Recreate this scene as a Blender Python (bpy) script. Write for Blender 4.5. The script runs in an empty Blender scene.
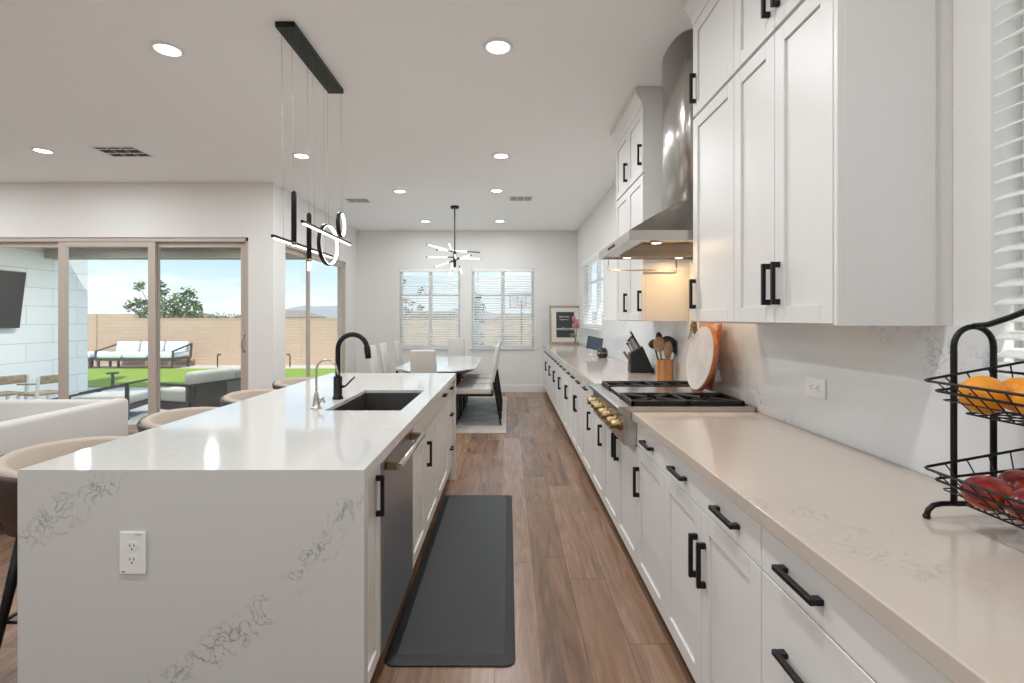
import bpy, bmesh, math, random
from mathutils import Vector, Matrix
random.seed(7)
PI = math.pi
S = bpy.context.scene
COL = S.collection

# ------------------------------------------------------------------ camera
H = 1.393
cam = bpy.data.cameras.new('camera'); camo = bpy.data.objects.new('camera', cam); COL.objects.link(camo)
camo.location = (0, 0, H); camo.rotation_euler = (PI/2, 0, 0)
cam.sensor_width = 36; cam.lens = 36*490/1024
cam.shift_x = 3.5/1024; cam.shift_y = -23.5/1024
cam.clip_start = 0.02; cam.clip_end = 2000
S.camera = camo
# ------------------------------------------------------------------ exposure
S.view_settings.view_transform = 'Standard'; S.view_settings.look = 'None'
S.view_settings.exposure = 0.14; S.view_settings.gamma = 1.0
S.view_settings.use_curve_mapping = False
S.cycles.max_bounces = 10; S.cycles.diffuse_bounces = 5; S.cycles.transparent_max_bounces = 24
S.cycles.sample_clamp_indirect = 6
# ------------------------------------------------------------------ sky and sun
W = bpy.data.worlds.new('sky'); S.world = W; W.use_nodes = True
nt = W.node_tree; nt.nodes.clear()
def wn(t, **k):
    n = nt.nodes.new(t)
    for a, b in k.items(): setattr(n, a, b)
    return n
tc = wn('ShaderNodeTexCoord'); sep = wn('ShaderNodeSeparateXYZ'); nt.links.new(tc.outputs['Generated'], sep.inputs[0])
ramp = wn('ShaderNodeValToRGB'); nt.links.new(sep.outputs['Z'], ramp.inputs[0])
ramp.color_ramp.elements[0].position = 0.0; ramp.color_ramp.elements[0].color = (.88, .93, .96, 1)
ramp.color_ramp.elements[1].position = 0.42; ramp.color_ramp.elements[1].color = (.24, .45, .75, 1)
e = ramp.color_ramp.elements.new(.10); e.color = (.56, .74, .90, 1)
mp = wn('ShaderNodeMapping'); mp.inputs['Scale'].default_value = (2.2, 2.2, 11); nt.links.new(tc.outputs['Generated'], mp.inputs[0])
nz = wn('ShaderNodeTexNoise'); nz.inputs['Scale'].default_value = 1.6; nz.inputs['Detail'].default_value = 7; nz.inputs['Roughness'].default_value = .6
nt.links.new(mp.outputs[0], nz.inputs['Vector'])
cr = wn('ShaderNodeValToRGB'); cr.color_ramp.elements[0].position = .46; cr.color_ramp.elements[1].position = .66
cr.color_ramp.elements[0].color = (0, 0, 0, 1); nt.links.new(nz.outputs['Fac'], cr.inputs[0])
mx = wn('ShaderNodeMixRGB'); mx.inputs[2].default_value = (.93, .95, .97, 1)
nt.links.new(cr.outputs[0], mx.inputs[0]); nt.links.new(ramp.outputs[0], mx.inputs[1])
bg = wn('ShaderNodeBackground'); bg.inputs[1].default_value = 1.25; nt.links.new(mx.outputs[0], bg.inputs[0])
wo = wn('ShaderNodeOutputWorld'); nt.links.new(bg.outputs[0], wo.inputs[0])
sun = bpy.data.lights.new('sun', 'SUN'); sun.energy = 4.2; sun.angle = math.radians(.8); sun.color = (1, .96, .9)
suno = bpy.data.objects.new('sun', sun); COL.objects.link(suno)
suno.rotation_euler = Vector((.45, -1, 1.35)).to_track_quat('Z', 'Y').to_euler()
LAMP_W = 16.5      # power of one ceiling downlight
HOOD_W = 1.1

# ------------------------------------------------------------------ materials
def new_mat(name):
    m = bpy.data.materials.new(name); m.use_nodes = True
    return m, m.node_tree.nodes, m.node_tree.links, m.node_tree.nodes['Principled BSDF']
def M(name, col, rough=.5, metal=0, emit=None, es=0, coat=0, bump=0, bscale=80, var=0, vscale=8, spec=None):
    m, N, L, b = new_mat(name)
    c = (*col, 1)
    b.inputs['Base Color'].default_value = c; b.inputs['Roughness'].default_value = rough
    b.inputs['Metallic'].default_value = metal
    if spec is not None: b.inputs['Specular IOR Level'].default_value = spec
    if coat: b.inputs['Coat Weight'].default_value = coat; b.inputs['Coat Roughness'].default_value = .08
    if emit: b.inputs['Emission Color'].default_value = (*emit, 1); b.inputs['Emission Strength'].default_value = es
    t = N.new('ShaderNodeTexCoord')
    if var:
        n = N.new('ShaderNodeTexNoise'); n.inputs['Scale'].default_value = vscale; n.inputs['Detail'].default_value = 5
        L.new(t.outputs['Object'], n.inputs['Vector'])
        r = N.new('ShaderNodeMapRange'); r.inputs[1].default_value = .3; r.inputs[2].default_value = .7
        r.inputs[3].default_value = 1-var; r.inputs[4].default_value = 1+var
        L.new(n.outputs['Fac'], r.inputs[0])
        mm = N.new('ShaderNodeMixRGB'); mm.blend_type = 'MULTIPLY'; mm.inputs[0].default_value = 1; mm.inputs[1].default_value = c
        L.new(r.outputs[0], mm.inputs[2]); L.new(mm.outputs[0], b.inputs['Base Color'])
    if bump:
        n = N.new('ShaderNodeTexNoise'); n.inputs['Scale'].default_value = bscale; n.inputs['Detail'].default_value = 4
        L.new(t.outputs['Object'], n.inputs['Vector'])
        bp = N.new('ShaderNodeBump'); bp.inputs['Strength'].default_value = bump; bp.inputs['Distance'].default_value = .01
        L.new(n.outputs['Fac'], bp.inputs['Height']); L.new(bp.outputs[0], b.inputs['Normal'])
    return m
def quartz(name, base, vein, rough=.12, phase=.197):
    """fine crackle veins gathered in wandering diagonal bands"""
    m, N, L, b = new_mat(name); b.inputs['Roughness'].default_value = rough
    g = N.new('ShaderNodeNewGeometry'); sp = N.new('ShaderNodeSeparateXYZ'); L.new(g.outputs['Position'], sp.inputs[0])
    def mt(op, a, c=None):
        n = N.new('ShaderNodeMath'); n.operation = op
        for i, v in enumerate((a, c)):
            if v is None: continue
            if isinstance(v, (int, float)): n.inputs[i].default_value = v
            else: L.new(v, n.inputs[i])
        return n.outputs[0]
    def noise(sc, det, dist=0, ro=.5):
        n = N.new('ShaderNodeTexNoise'); n.inputs['Scale'].default_value = sc; n.inputs['Detail'].default_value = det
        n.inputs['Distortion'].default_value = dist; n.inputs['Roughness'].default_value = ro; L.new(g.outputs['Position'], n.inputs['Vector']); return n.outputs['Fac']
    u = mt('ADD', mt('ADD', mt('MULTIPLY', sp.outputs['X'], .65), mt('MULTIPLY', sp.outputs['Z'], -.76)), mt('MULTIPLY', sp.outputs['Y'], .30))
    u = mt('ADD', u, mt('MULTIPLY', mt('SUBTRACT', noise(2.4, 3), .5), .24))
    f = mt('FRACT', mt('ADD', mt('DIVIDE', u, .59), phase)); dist = mt('ABSOLUTE', mt('SUBTRACT', f, .5))
    r2 = N.new('ShaderNodeMapRange'); r2.inputs[1].default_value = .055; r2.inputs[2].default_value = .13; r2.inputs[3].default_value = 1; r2.inputs[4].default_value = 0; L.new(dist, r2.inputs[0])
    a = mt('ABSOLUTE', mt('SUBTRACT', noise(15, 9, .9, .62), .5))
    r = N.new('ShaderNodeMapRange'); r.inputs[1].default_value = 0; r.inputs[2].default_value = .028; r.inputs[3].default_value = 1; r.inputs[4].default_value = 0; L.new(a, r.inputs[0])
    r3 = N.new('ShaderNodeMapRange'); r3.inputs[1].default_value = .38; r3.inputs[2].default_value = .52; L.new(noise(5, 3), r3.inputs[0])
    fac = mt('MULTIPLY', mt('MULTIPLY', r.outputs[0], r2.outputs[0]), r3.outputs[0])
    mx = N.new('ShaderNodeMixRGB'); mx.inputs[1].default_value = (*base, 1); mx.inputs[2].default_value = (*vein, 1)
    L.new(fac, mx.inputs[0]); L.new(mx.outputs[0], b.inputs['Base Color'])
    return m
def wood(name, c1, c2, rough=.4, axis=(14, 1.2, 14), scale=2):
    m, N, L, b = new_mat(name); b.inputs['Roughness'].default_value = rough
    t = N.new('ShaderNodeTexCoord'); mp = N.new('ShaderNodeMapping'); mp.inputs['Scale'].default_value = axis
    L.new(t.outputs['Object'], mp.inputs[0])
    n = N.new('ShaderNodeTexNoise'); n.inputs['Scale'].default_value = scale; n.inputs['Detail'].default_value = 6; n.inputs['Distortion'].default_value = .8
    L.new(mp.outputs[0], n.inputs['Vector'])
    r = N.new('ShaderNodeValToRGB'); r.color_ramp.elements[0].position = .32; r.color_ramp.elements[1].position = .68
    r.color_ramp.elements[0].color = (*c1, 1); r.color_ramp.elements[1].color = (*c2, 1)
    L.new(n.outputs['Fac'], r.inputs[0]); L.new(r.outputs[0], b.inputs['Base Color'])
    return m
def floor_mat():
    m, N, L, b = new_mat('plank floor')
    g = N.new('ShaderNodeNewGeometry'); sp = N.new('ShaderNodeSeparateXYZ'); L.new(g.outputs['Position'], sp.inputs[0])
    def math_(op, a, bb=None):
        n = N.new('ShaderNodeMath'); n.operation = op
        for i, v in enumerate((a, bb)):
            if v is None: continue
            if isinstance(v, (int, float)): n.inputs[i].default_value = v
            else: L.new(v, n.inputs[i])
        return n.outputs[0]
    PW, PL = .19, 1.45
    u = math_('DIVIDE', math_('ADD', sp.outputs['X'], .055), PW); row = math_('FLOOR', u)
    w1 = N.new('ShaderNodeTexWhiteNoise'); w1.noise_dimensions = '1D'; L.new(row, w1.inputs['W'])
    v = math_('ADD', math_('DIVIDE', sp.outputs['Y'], PL), math_('MULTIPLY', w1.outputs['Value'], 7.0)); colm = math_('FLOOR', v)
    cx = N.new('ShaderNodeCombineXYZ'); L.new(row, cx.inputs[0]); L.new(colm, cx.inputs[1])
    w2 = N.new('ShaderNodeTexWhiteNoise'); w2.noise_dimensions = '3D'; L.new(cx.outputs[0], w2.inputs['Vector'])
    fu = math_('FRACT', u); fv = math_('FRACT', v)
    eu = math_('MULTIPLY', math_('MINIMUM', fu, math_('SUBTRACT', 1, fu)), PW)
    ev = math_('MULTIPLY', math_('MINIMUM', fv, math_('SUBTRACT', 1, fv)), PL)
    ed = math_('MINIMUM', eu, ev)
    gap = N.new('ShaderNodeMapRange'); gap.inputs[1].default_value = .0008; gap.inputs[2].default_value = .0028; gap.inputs[3].default_value = .45; gap.inputs[4].default_value = 1
    L.new(ed, gap.inputs[0])
    # grain, shifted per plank
    cg = N.new('ShaderNodeCombineXYZ')
    L.new(math_('MULTIPLY', sp.outputs['X'], 11), cg.inputs[0]); L.new(math_('ADD', math_('MULTIPLY', sp.outputs['Y'], 1.1), math_('MULTIPLY', w2.outputs['Value'], 40)), cg.inputs[1])
    n = N.new('ShaderNodeTexNoise'); n.inputs['Scale'].default_value = 1.6; n.inputs['Detail'].default_value = 7; n.inputs['Roughness'].default_value = .62; n.inputs['Distortion'].default_value = 1.2
    L.new(cg.outputs[0], n.inputs['Vector'])
    cg2 = N.new('ShaderNodeCombineXYZ'); L.new(math_('MULTIPLY', sp.outputs['X'], 160), cg2.inputs[0]); L.new(math_('MULTIPLY', sp.outputs['Y'], 4), cg2.inputs[1])
    nf = N.new('ShaderNodeTexNoise'); nf.inputs['Scale'].default_value = 1; nf.inputs['Detail'].default_value = 3; L.new(cg2.outputs[0], nf.inputs['Vector'])
    f = math_('ADD', math_('MULTIPLY', n.outputs['Fac'], .62), math_('ADD', math_('MULTIPLY', w2.outputs['Value'], .22), math_('MULTIPLY', nf.outputs['Fac'], .16)))
    r = N.new('ShaderNodeValToRGB'); el = r.color_ramp.elements
    el[0].position = .30; el[0].color = (.105, .060, .038, 1); el[1].position = .72; el[1].color = (.40, .262, .178, 1)
    x = el.new(.46); x.color = (.215, .126, .082, 1); x = el.new(.58); x.color = (.29, .176, .115, 1)
    L.new(f, r.inputs[0])
    mm = N.new('ShaderNodeMixRGB'); mm.blend_type = 'MULTIPLY'; mm.inputs[0].default_value = 1
    L.new(r.outputs[0], mm.inputs[1]); L.new(gap.outputs[0], mm.inputs[2]); L.new(mm.outputs[0], b.inputs['Base Color'])
    b.inputs['Roughness'].default_value = .27
    bp = N.new('ShaderNodeBump'); bp.inputs['Strength'].default_value = .25; bp.inputs['Distance'].default_value = .002
    L.new(gap.outputs[0], bp.inputs['Height']); L.new(bp.outputs[0], b.inputs['Normal'])
    return m
def brick_mat(name, c1, c2, mortar, bw, bh, ms, axis, rough=.85):
    m, N, L, b = new_mat(name); b.inputs['Roughness'].default_value = rough
    g = N.new('ShaderNodeNewGeometry'); sp = N.new('ShaderNodeSeparateXYZ'); L.new(g.outputs['Position'], sp.inputs[0])
    cx = N.new('ShaderNodeCombineXYZ'); L.new(sp.outputs[axis], cx.inputs[0]); L.new(sp.outputs['Z'], cx.inputs[1])
    br = N.new('ShaderNodeTexBrick'); br.inputs['Scale'].default_value = 1
    br.inputs['Color1'].default_value = (*c1, 1); br.inputs['Color2'].default_value = (*c2, 1); br.inputs['Mortar'].default_value = (*mortar, 1)
    br.inputs['Brick Width'].default_value = bw; br.inputs['Row Height'].default_value = bh; br.inputs['Mortar Size'].default_value = ms
    L.new(cx.outputs[0], br.inputs['Vector']); L.new(br.outputs['Color'], b.inputs['Base Color'])
    return m
def glass_mat(name, tint=(.95, .98, .97), refl=.06):
    m, N, L, b = new_mat(name); N.remove(b); out = N['Material Output']
    t = N.new('ShaderNodeBsdfTransparent'); t.inputs[0].default_value = (*tint, 1)
    g = N.new('ShaderNodeBsdfGlossy'); g.inputs['Roughness'].default_value = .02
    mx = N.new('ShaderNodeMixShader'); mx.inputs[0].default_value = refl
    L.new(t.outputs[0], mx.inputs[1]); L.new(g.outputs[0], mx.inputs[2]); L.new(mx.outputs[0], out.inputs[0])
    return m
def rug_mat():
    m, N, L, b = new_mat('grey rug'); b.inputs['Roughness'].default_value = .95
    g = N.new('ShaderNodeNewGeometry')
    n = N.new('ShaderNodeTexNoise'); n.inputs['Scale'].default_value = 3; n.inputs['Detail'].default_value = 6
    mp = N.new('ShaderNodeMapping'); mp.inputs['Scale'].default_value = (1.2, 9, 1); L.new(g.outputs['Position'], mp.inputs[0]); L.new(mp.outputs[0], n.inputs['Vector'])
    r = N.new('ShaderNodeValToRGB'); r.color_ramp.elements[0].position = .35; r.color_ramp.elements[1].position = .65
    r.color_ramp.elements[0].color = (.14, .155, .17, 1); r.color_ramp.elements[1].color = (.36, .38, .39, 1)
    L.new(n.outputs['Fac'], r.inputs[0]); L.new(r.outputs[0], b.inputs['Base Color']); return m

m_wall = M('wall paint', (.81, .795, .765), .9, bump=.04, bscale=260)
m_ceil = M('ceiling paint', (.93, .935, .93), .95, bump=.05, bscale=160)
m_trim = M('white trim', (.82, .82, .81), .45)
m_cab = M('cabinet paint', (.73, .712, .685), .42)
m_black = M('matte black metal', (.012, .012, .013), .38, .5)
m_blackp = M('black plastic', (.02, .02, .022), .45)
m_quartz = quartz('island quartz', (.63, .62, .595), (.27, .27, .27), .06)
m_quartz_t = quartz('island top quartz sheen', (.63, .62, .595), (.54, .53, .51), .06)  # same stone; veins paled to paint in the sheen that washes them out
m_quartz_c = quartz('counter quartz warm light', (.56, .485, .42), (.45, .40, .36), .12, .31)  # tan tint puts warm light into the stone's base colour
m_quartz_b = quartz('splash quartz', (.75, .765, .775), (.46, .47, .49), .07, .05)
m_floor = floor_mat()
m_steel = M('brushed steel', (.52, .49, .46), .26, 1)
m_steel_dark = M('sink steel', (.20, .195, .19), .34, .9, var=.1)
m_steel_dw = M('dishwasher steel', (.36, .38, .41), .30, .85)
m_nickel = M('brushed nickel', (.55, .49, .43), .28, 1)
m_filter = M('filter steel', (.42, .36, .30), .5, .8)
m_brass = M('aged brass', (.34, .24, .12), .34, 1, var=.2, vscale=60)
m_iron = M('cast iron', (.018, .017, .017), .5, .3, bump=.2)
m_frame = M('tan aluminium', (.56, .48, .42), .45, .2)
m_glass = glass_mat('window glass')
m_vinyl = M('window vinyl', (.90, .90, .89), .4)
m_blind = M('blind slats', (.90, .89, .87), .5)
m_canled = M('downlight lens', (1, 1, 1), .5, emit=(1, .97, .9), es=9)
m_led = M('led strip', (1, 1, 1), .5, emit=(1, .93, .84), es=2.6)
m_tube = M('frosted light tube', (1, 1, 1), .5, emit=(1, .98, .95), es=.95)
m_hoodled = M('hood lamp lens', (1, 1, 1), .5, emit=(1, .84, .6), es=4)
m_mat = M('rubber mat', (.013, .015, .018), .40, bump=.35, bscale=220)
m_fab = M('off white upholstery', (.60, .57, .53), .85, bump=.15, bscale=300)
m_fabw = M('white upholstery', (.72, .71, .69), .8, bump=.1, bscale=200)
m_beige = M('taupe upholstery', (.47, .39, .32), .8, bump=.1, bscale=200)
m_brown = M('dark brown shell', (.045, .026, .018), .45)
m_sofa = M('ivory sofa fabric', (.66, .635, .60), .9, bump=.15, bscale=260)
m_rugb = M('rug border', (.47, .42, .37), .95, bump=.3, var=.08)
m_rug = rug_mat()
m_tabtop = M('white lacquer table', (.80, .80, .79), .08, coat=.5)
m_walnut = wood('walnut', (.06, .025, .015), (.16, .07, .04), .35)
m_wood = wood('honey wood', (.42, .20, .075), (.62, .33, .14), .4, (12, 12, 1))
m_boardred = wood('redwood', (.34, .09, .03), (.52, .18, .07), .35, (3, 3, 14))
m_boardw = M('white washed board', (.62, .58, .56), .35, var=.12, vscale=9)
m_spoon = wood('spoon wood', (.30, .19, .11), (.45, .31, .2), .5)
m_orange = M('orange peel', (.82, .30, .01), .42, bump=.25, bscale=120, var=.12, vscale=9)
m_mango = M('red mango skin', (.30, .028, .018), .28)
_n = m_mango.node_tree.nodes; _t = _n.new('ShaderNodeTexCoord'); _z = _n.new('ShaderNodeTexNoise'); _z.inputs['Scale'].default_value = 13; _z.inputs['Detail'].default_value = 4
_r = _n.new('ShaderNodeValToRGB'); _r.color_ramp.elements[0].position = .42; _r.color_ramp.elements[0].color = (.16, .012, .014, 1); _r.color_ramp.elements[1].position = .72; _r.color_ramp.elements[1].color = (.62, .25, .04, 1)
_e = _r.color_ramp.elements.new(.56); _e.color = (.36, .04, .02, 1)
for _a, _b in ((_t.outputs['Object'], _z.inputs['Vector']), (_z.outputs['Fac'], _r.inputs[0]), (_r.outputs[0], _n['Principled BSDF'].inputs['Base Color'])): m_mango.node_tree.links.new(_a, _b)
m_tv = M('tv screen', (.02, .02, .024), .2, spec=.15)
m_fence = brick_mat('tan block', (.56, .40, .30), (.52, .37, .275), (.44, .32, .24), .40, .10, .006, 'X')
m_fence2 = brick_mat('tan block side', (.56, .40, .30), (.52, .37, .275), (.44, .32, .24), .40, .10, .006, 'Y')
m_block = brick_mat('white block', (.88, .88, .87), (.84, .845, .84), (.60, .60, .60), .98, .32, .007, 'Y')
m_stucco = M('tan stucco', (.36, .32, .27), .9, bump=.2)
m_conc = M('patio concrete', (.52, .53, .54), .7, var=.05)
m_gravel = M('gravel strip', (.62, .56, .48), .95, bump=.6, bscale=90, var=.15, vscale=60)
m_lawn = M('turf', (.26, .37, .045), .95, bump=.8, bscale=240, var=.22, vscale=30)
m_ground = M('desert ground', (.46, .38, .30), .95, var=.15, vscale=.1)
m_hill = M('far hills', (.36, .34, .35), 1, var=.15, vscale=.02)
m_dgrey = M('charcoal frame', (.055, .055, .06), .55)
m_dgrey2 = M('grey panel', (.16, .165, .17), .6)
m_cush = M('outdoor cushion', (.60, .58, .55), .9, bump=.1)
m_cushw = M('pale blue white cushion', (.68, .72, .78), .9, bump=.1)
m_teak = wood('weathered teak', (.26, .18, .11), (.44, .34, .23), .6)
m_leaf = M('tree leaves', (.10, .16, .05), .7, var=.5, vscale=2)
m_leafd = M('dark leaves', (.035, .05, .035), .7, var=.4, vscale=4)
m_bark = M('bark', (.18, .13, .09), .9)
m_pink = M('pink petals', (.50, .20, .24), .6, var=.3, vscale=40)
m_chalk = M('chalkboard', (.035, .04, .042), .6)
m_chalkw = M('chalk lettering', (.85, .85, .83), .7)
m_matb = M('mat board', (.74, .70, .64), .8)
m_goldwood = wood('frame wood', (.33, .25, .16), (.46, .36, .24), .4)
m_plate = M('outlet plastic', (.84, .83, .81), .3)
m_slot = M('outlet slot', (.02, .02, .02), .6)
m_duct = M('duct shade', (.05, .05, .052), .9)
m_screen = M('tablet screen', (.05, .075, .12), .12)
m_clear = glass_mat('clear acrylic', (.93, .95, .96), .12)
m_red = M('red paint', (.55, .06, .08), .5)
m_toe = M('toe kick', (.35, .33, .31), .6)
m_ribbon = M('olive ribbon', (.16, .14, .07), .7, var=.3, vscale=50)

# ------------------------------------------------------------------ mesh builder
class MB:
    def __init__(s): s.v = []; s.f = []; s.sm = []
    def add(s, vs, fs, smooth=False):
        o = len(s.v); s.v += [Vector(p) for p in vs]; s.f += [[o+i for i in f] for f in fs]; s.sm += [smooth]*len(fs); return s
    def box(s, x0, x1, y0, y1, z0, z1):
        x0, x1 = sorted((x0, x1)); y0, y1 = sorted((y0, y1)); z0, z1 = sorted((z0, z1))
        return s.add([(x0, y0, z0), (x1, y0, z0), (x1, y1, z0), (x0, y1, z0), (x0, y0, z1), (x1, y0, z1), (x1, y1, z1), (x0, y1, z1)],
                     [(0, 3, 2, 1), (4, 5, 6, 7), (0, 1, 5, 4), (1, 2, 6, 5), (2, 3, 7, 6), (3, 0, 4, 7)])
    def bbox(s, x0, x1, y0, y1, z0, z1, b=.01, seg=2):
        bm = bmesh.new(); bmesh.ops.create_cube(bm, size=1)
        for v in bm.verts: v.co = Vector(((x0+x1)/2+v.co.x*abs(x1-x0), (y0+y1)/2+v.co.y*abs(y1-y0), (z0+z1)/2+v.co.z*abs(z1-z0)))
        bmesh.ops.bevel(bm, geom=bm.edges[:], offset=b, segments=seg, profile=.5, affect='EDGES')
        return s.frombm(bm, True)
    def frombm(s, bm, smooth=False):
        bm.verts.index_update(); s.add([v.co.copy() for v in bm.verts], [[v.index for v in f.verts] for f in bm.faces], smooth); bm.free(); return s
    def tube(s, pts, r, n=10, closed=False, caps=True):
        pts = [Vector(p) for p in pts]; k = len(pts); rr = r if isinstance(r, (list, tuple)) else [r]*k
        vs = []; fs = []; up = None
        for i, p in enumerate(pts):
            if closed: t = (pts[(i+1) % k]-pts[i-1])
            else: t = pts[min(i+1, k-1)]-pts[max(i-1, 0)]
            t.normalize()
            if up is None:
                a = Vector((0, 0, 1)) if abs(t.z) < .9 else Vector((1, 0, 0)); up = t.cross(a).normalized()
            else: up = (up - t*up.dot(t)).normalized()
            w = t.cross(up)
            for j in range(n):
                q = 2*PI*j/n; vs.append(p+(up*math.cos(q)+w*math.sin(q))*rr[i])
        m = k if closed else k-1
        for i in range(m):
            for j in range(n):
                a = i*n+j; b = i*n+(j+1) % n; c = ((i+1) % k)*n+(j+1) % n; d = ((i+1) % k)*n+j
                fs.append((a, b, c, d))
        s.add(vs, fs, True)
        if caps and not closed:
            o = len(s.v)-k*n
            s.f.append([o+j for j in range(n)][::-1]); s.f.append([o+(k-1)*n+j for j in range(n)]); s.sm += [False]*2
        return s
    def beam(s, p0, p1, w, h, up=(0, 0, 1), w1=None, h1=None):
        p0 = Vector(p0); p1 = Vector(p1); t = (p1-p0).normalized(); u = Vector(up)
        a = t.cross(u).normalized(); u = a.cross(t).normalized(); w1 = w if w1 is None else w1; h1 = h if h1 is None else h1
        vs = [p0-a*w/2-u*h/2, p0+a*w/2-u*h/2, p0+a*w/2+u*h/2, p0-a*w/2+u*h/2, p1-a*w1/2-u*h1/2, p1+a*w1/2-u*h1/2, p1+a*w1/2+u*h1/2, p1-a*w1/2+u*h1/2]
        return s.add(vs, [(0, 1, 2, 3), (4, 7, 6, 5), (0, 4, 5, 1), (1, 5, 6, 2), (2, 6, 7, 3), (3, 7, 4, 0)])
    def lathe(s, c, prof, n=24, axis='Z', smooth=True):
        vs = []; fs = []; c = Vector(c)
        for r, h in prof:
            for j in range(n):
                q = 2*PI*j/n; x, y = r*math.cos(q), r*math.sin(q)
                vs.append(c+(Vector((x, y, h)) if axis == 'Z' else Vector((h, x, y)) if axis == 'X' else Vector((x, h, y))))
        for i in range(len(prof)-1):
            for j in range(n): fs.append((i*n+j, i*n+(j+1) % n, (i+1)*n+(j+1) % n, (i+1)*n+j))
        s.add(vs, fs, smooth); o = len(s.v)-len(vs)
        s.f.append([o+j for j in range(n)][::-1]); s.f.append([o+(len(prof)-1)*n+j for j in range(n)]); s.sm += [False]*2
        return s
    def prism(s, poly, d, smooth=False):
        n = len(poly); d = Vector(d); p = [Vector(q) for q in poly]
        return s.add(p+[q+d for q in p], [list(range(n))[::-1], [n+i for i in range(n)]]+[(i, (i+1) % n, n+(i+1) % n, n+i) for i in range(n)], smooth)
    def ell(s, c, r, rot=None, n=16, bend=0):
        bm = bmesh.new(); bmesh.ops.create_uvsphere(bm, u_segments=n, v_segments=max(6, n*2//3), radius=1)
        R = rot or Matrix.Identity(3)
        for v in bm.verts:
            q = Vector((v.co.x*r[0], v.co.y*r[1], v.co.z*r[2])); q.z += bend*(v.co.x**2); v.co = R @ q+Vector(c)
        return s.frombm(bm, True)
    def quadleaf(s, c, l, w):
        d = Vector((random.gauss(0, 1), random.gauss(0, 1), random.gauss(0, .7))).normalized(); a = d.orthogonal().normalized()
        a = Matrix.Rotation(random.random()*6.28, 3, d) @ a; c = Vector(c)
        return s.add([c-d*l/2, c+a*w/2, c+d*l/2, c-a*w/2], [(0, 1, 2, 3)])
    def xf(s, mat):
        s.v = [mat @ v for v in s.v]; return s
    def build(s, name, mat, parent=None, bevel=0, seg=2, kind=None, **kw):
        me = bpy.data.meshes.new(name)
        off = Vector((0, 0, 0))
        if parent is not None:
            q = parent
            while q is not None: off += q.location; q = q.parent
        else:
            if s.v:
                xs = [v.x for v in s.v]; ys = [v.y for v in s.v]; zs = [v.z for v in s.v]
                off = Vector(((min(xs)+max(xs))/2, (min(ys)+max(ys))/2, min(zs)))
        me.from_pydata([tuple(v-off) for v in s.v], [], s.f)
        me.polygons.foreach_set('use_smooth', s.sm); me.update()
        bm = bmesh.new(); bm.from_mesh(me); bmesh.ops.recalc_face_normals(bm, faces=bm.faces[:]); bm.to_mesh(me); bm.free()
        mats = mat if isinstance(mat, (list, tuple)) else [mat]
        for mm in mats: me.materials.append(mm)
        o = bpy.data.objects.new(name, me); COL.objects.link(o)
        if parent is not None: o.parent = parent
        else: o.location = off
        if bevel:
            b = o.modifiers.new('bevel', 'BEVEL'); b.width = bevel; b.segments = seg; b.limit_method = 'ANGLE'; b.angle_limit = math.radians(40)
        if kind: o['kind'] = kind
        for k, v in kw.items(): o[k] = v
        return o
def thing(name, loc, label, cat, group=None):
    o = bpy.data.objects.new(name, None); o.empty_display_size = .1; COL.objects.link(o); o.location = loc
    o['label'] = label; o['category'] = cat
    if group: o['group'] = group
    return o
def struct_root(name, loc):
    o = bpy.data.objects.new(name, None); COL.objects.link(o); o.location = loc; o['kind'] = 'structure'; return o
def tag(o, label, cat, group=None):
    o['label'] = label; o['category'] = cat
    if group: o['group'] = group
    return o
def copy_tree(o, parent=None):
    c = o.copy(); COL.objects.link(c); c.parent = parent
    for ch in o.children: copy_tree(ch, c)
    return c
def dup(o, loc, label, rz=None):
    c = copy_tree(o); c.location = loc; c['label'] = label
    if rz is not None: c.rotation_euler.z = rz
    return c
def text_mb(body, size, thick=.001, shear=0):
    cu = bpy.data.curves.new('lettering', 'FONT'); cu.body = body; cu.size = size; cu.extrude = thick; cu.shear = shear; cu.align_x = 'CENTER'
    to = bpy.data.objects.new('lettering', cu); COL.objects.link(to)
    bpy.context.view_layer.update()
    me = to.evaluated_get(bpy.context.evaluated_depsgraph_get()).to_mesh()
    b = MB().add([v.co.copy() for v in me.vertices], [list(p.vertices) for p in me.polygons])
    bpy.data.objects.remove(to); return b

# ------------------------------------------------------------------ room shell
XR, CEIL, YF, YL, XL = 1.295, 3.035, 9.2, 5.93, -2.85   # right wall, ceiling, far wall, left-front wall, dining left wall
XLL, YB = -7.6, -3.2
MB().box(XLL-.15, XR+.15, YB-.15, YL+.15, -.12, 0).box(XL-.15, XR+.15, YL+.15, YF+.15, -.12, 0).build('floor', m_floor, kind='structure')
MB().box(XLL-.15, XR+.6, YB-.15, YL+.15, CEIL, CEIL+.25).box(XL-.15, XR+.6, YL+.15, YF+.5, CEIL, CEIL+.25).build('ceiling', m_ceil, kind='structure')
def wall(name, axis, c0, c1, a0, a1, holes, mat, z1=CEIL):
    """slab between c0..c1 on the given axis, running a0..a1 on the other; holes = (lo, hi, z0, z1)"""
    b = MB(); put = (lambda p, q, z, w: b.box(c0, c1, p, q, z, w)) if axis == 'X' else (lambda p, q, z, w: b.box(p, q, c0, c1, z, w))
    cur = a0
    for lo, hi, z0, zz in sorted(holes):
        if lo > cur: put(cur, lo, 0, z1)
        if z0 > 0: put(lo, hi, 0, z0)
        if zz < z1: put(lo, hi, zz, z1)
        cur = hi
    if cur < a1: put(cur, a1, 0, z1)
    return b.build(name, mat, kind='structure')
SL = (-6.62, -3.15, 0, 2.37)      # big slider in the living room wall
SR = (6.26, 8.6, 0, 2.37)         # dining slider
W1 = (-2.045, -.91, .83, 2.325); W2 = (-.69, .475, .83, 2.325)
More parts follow.
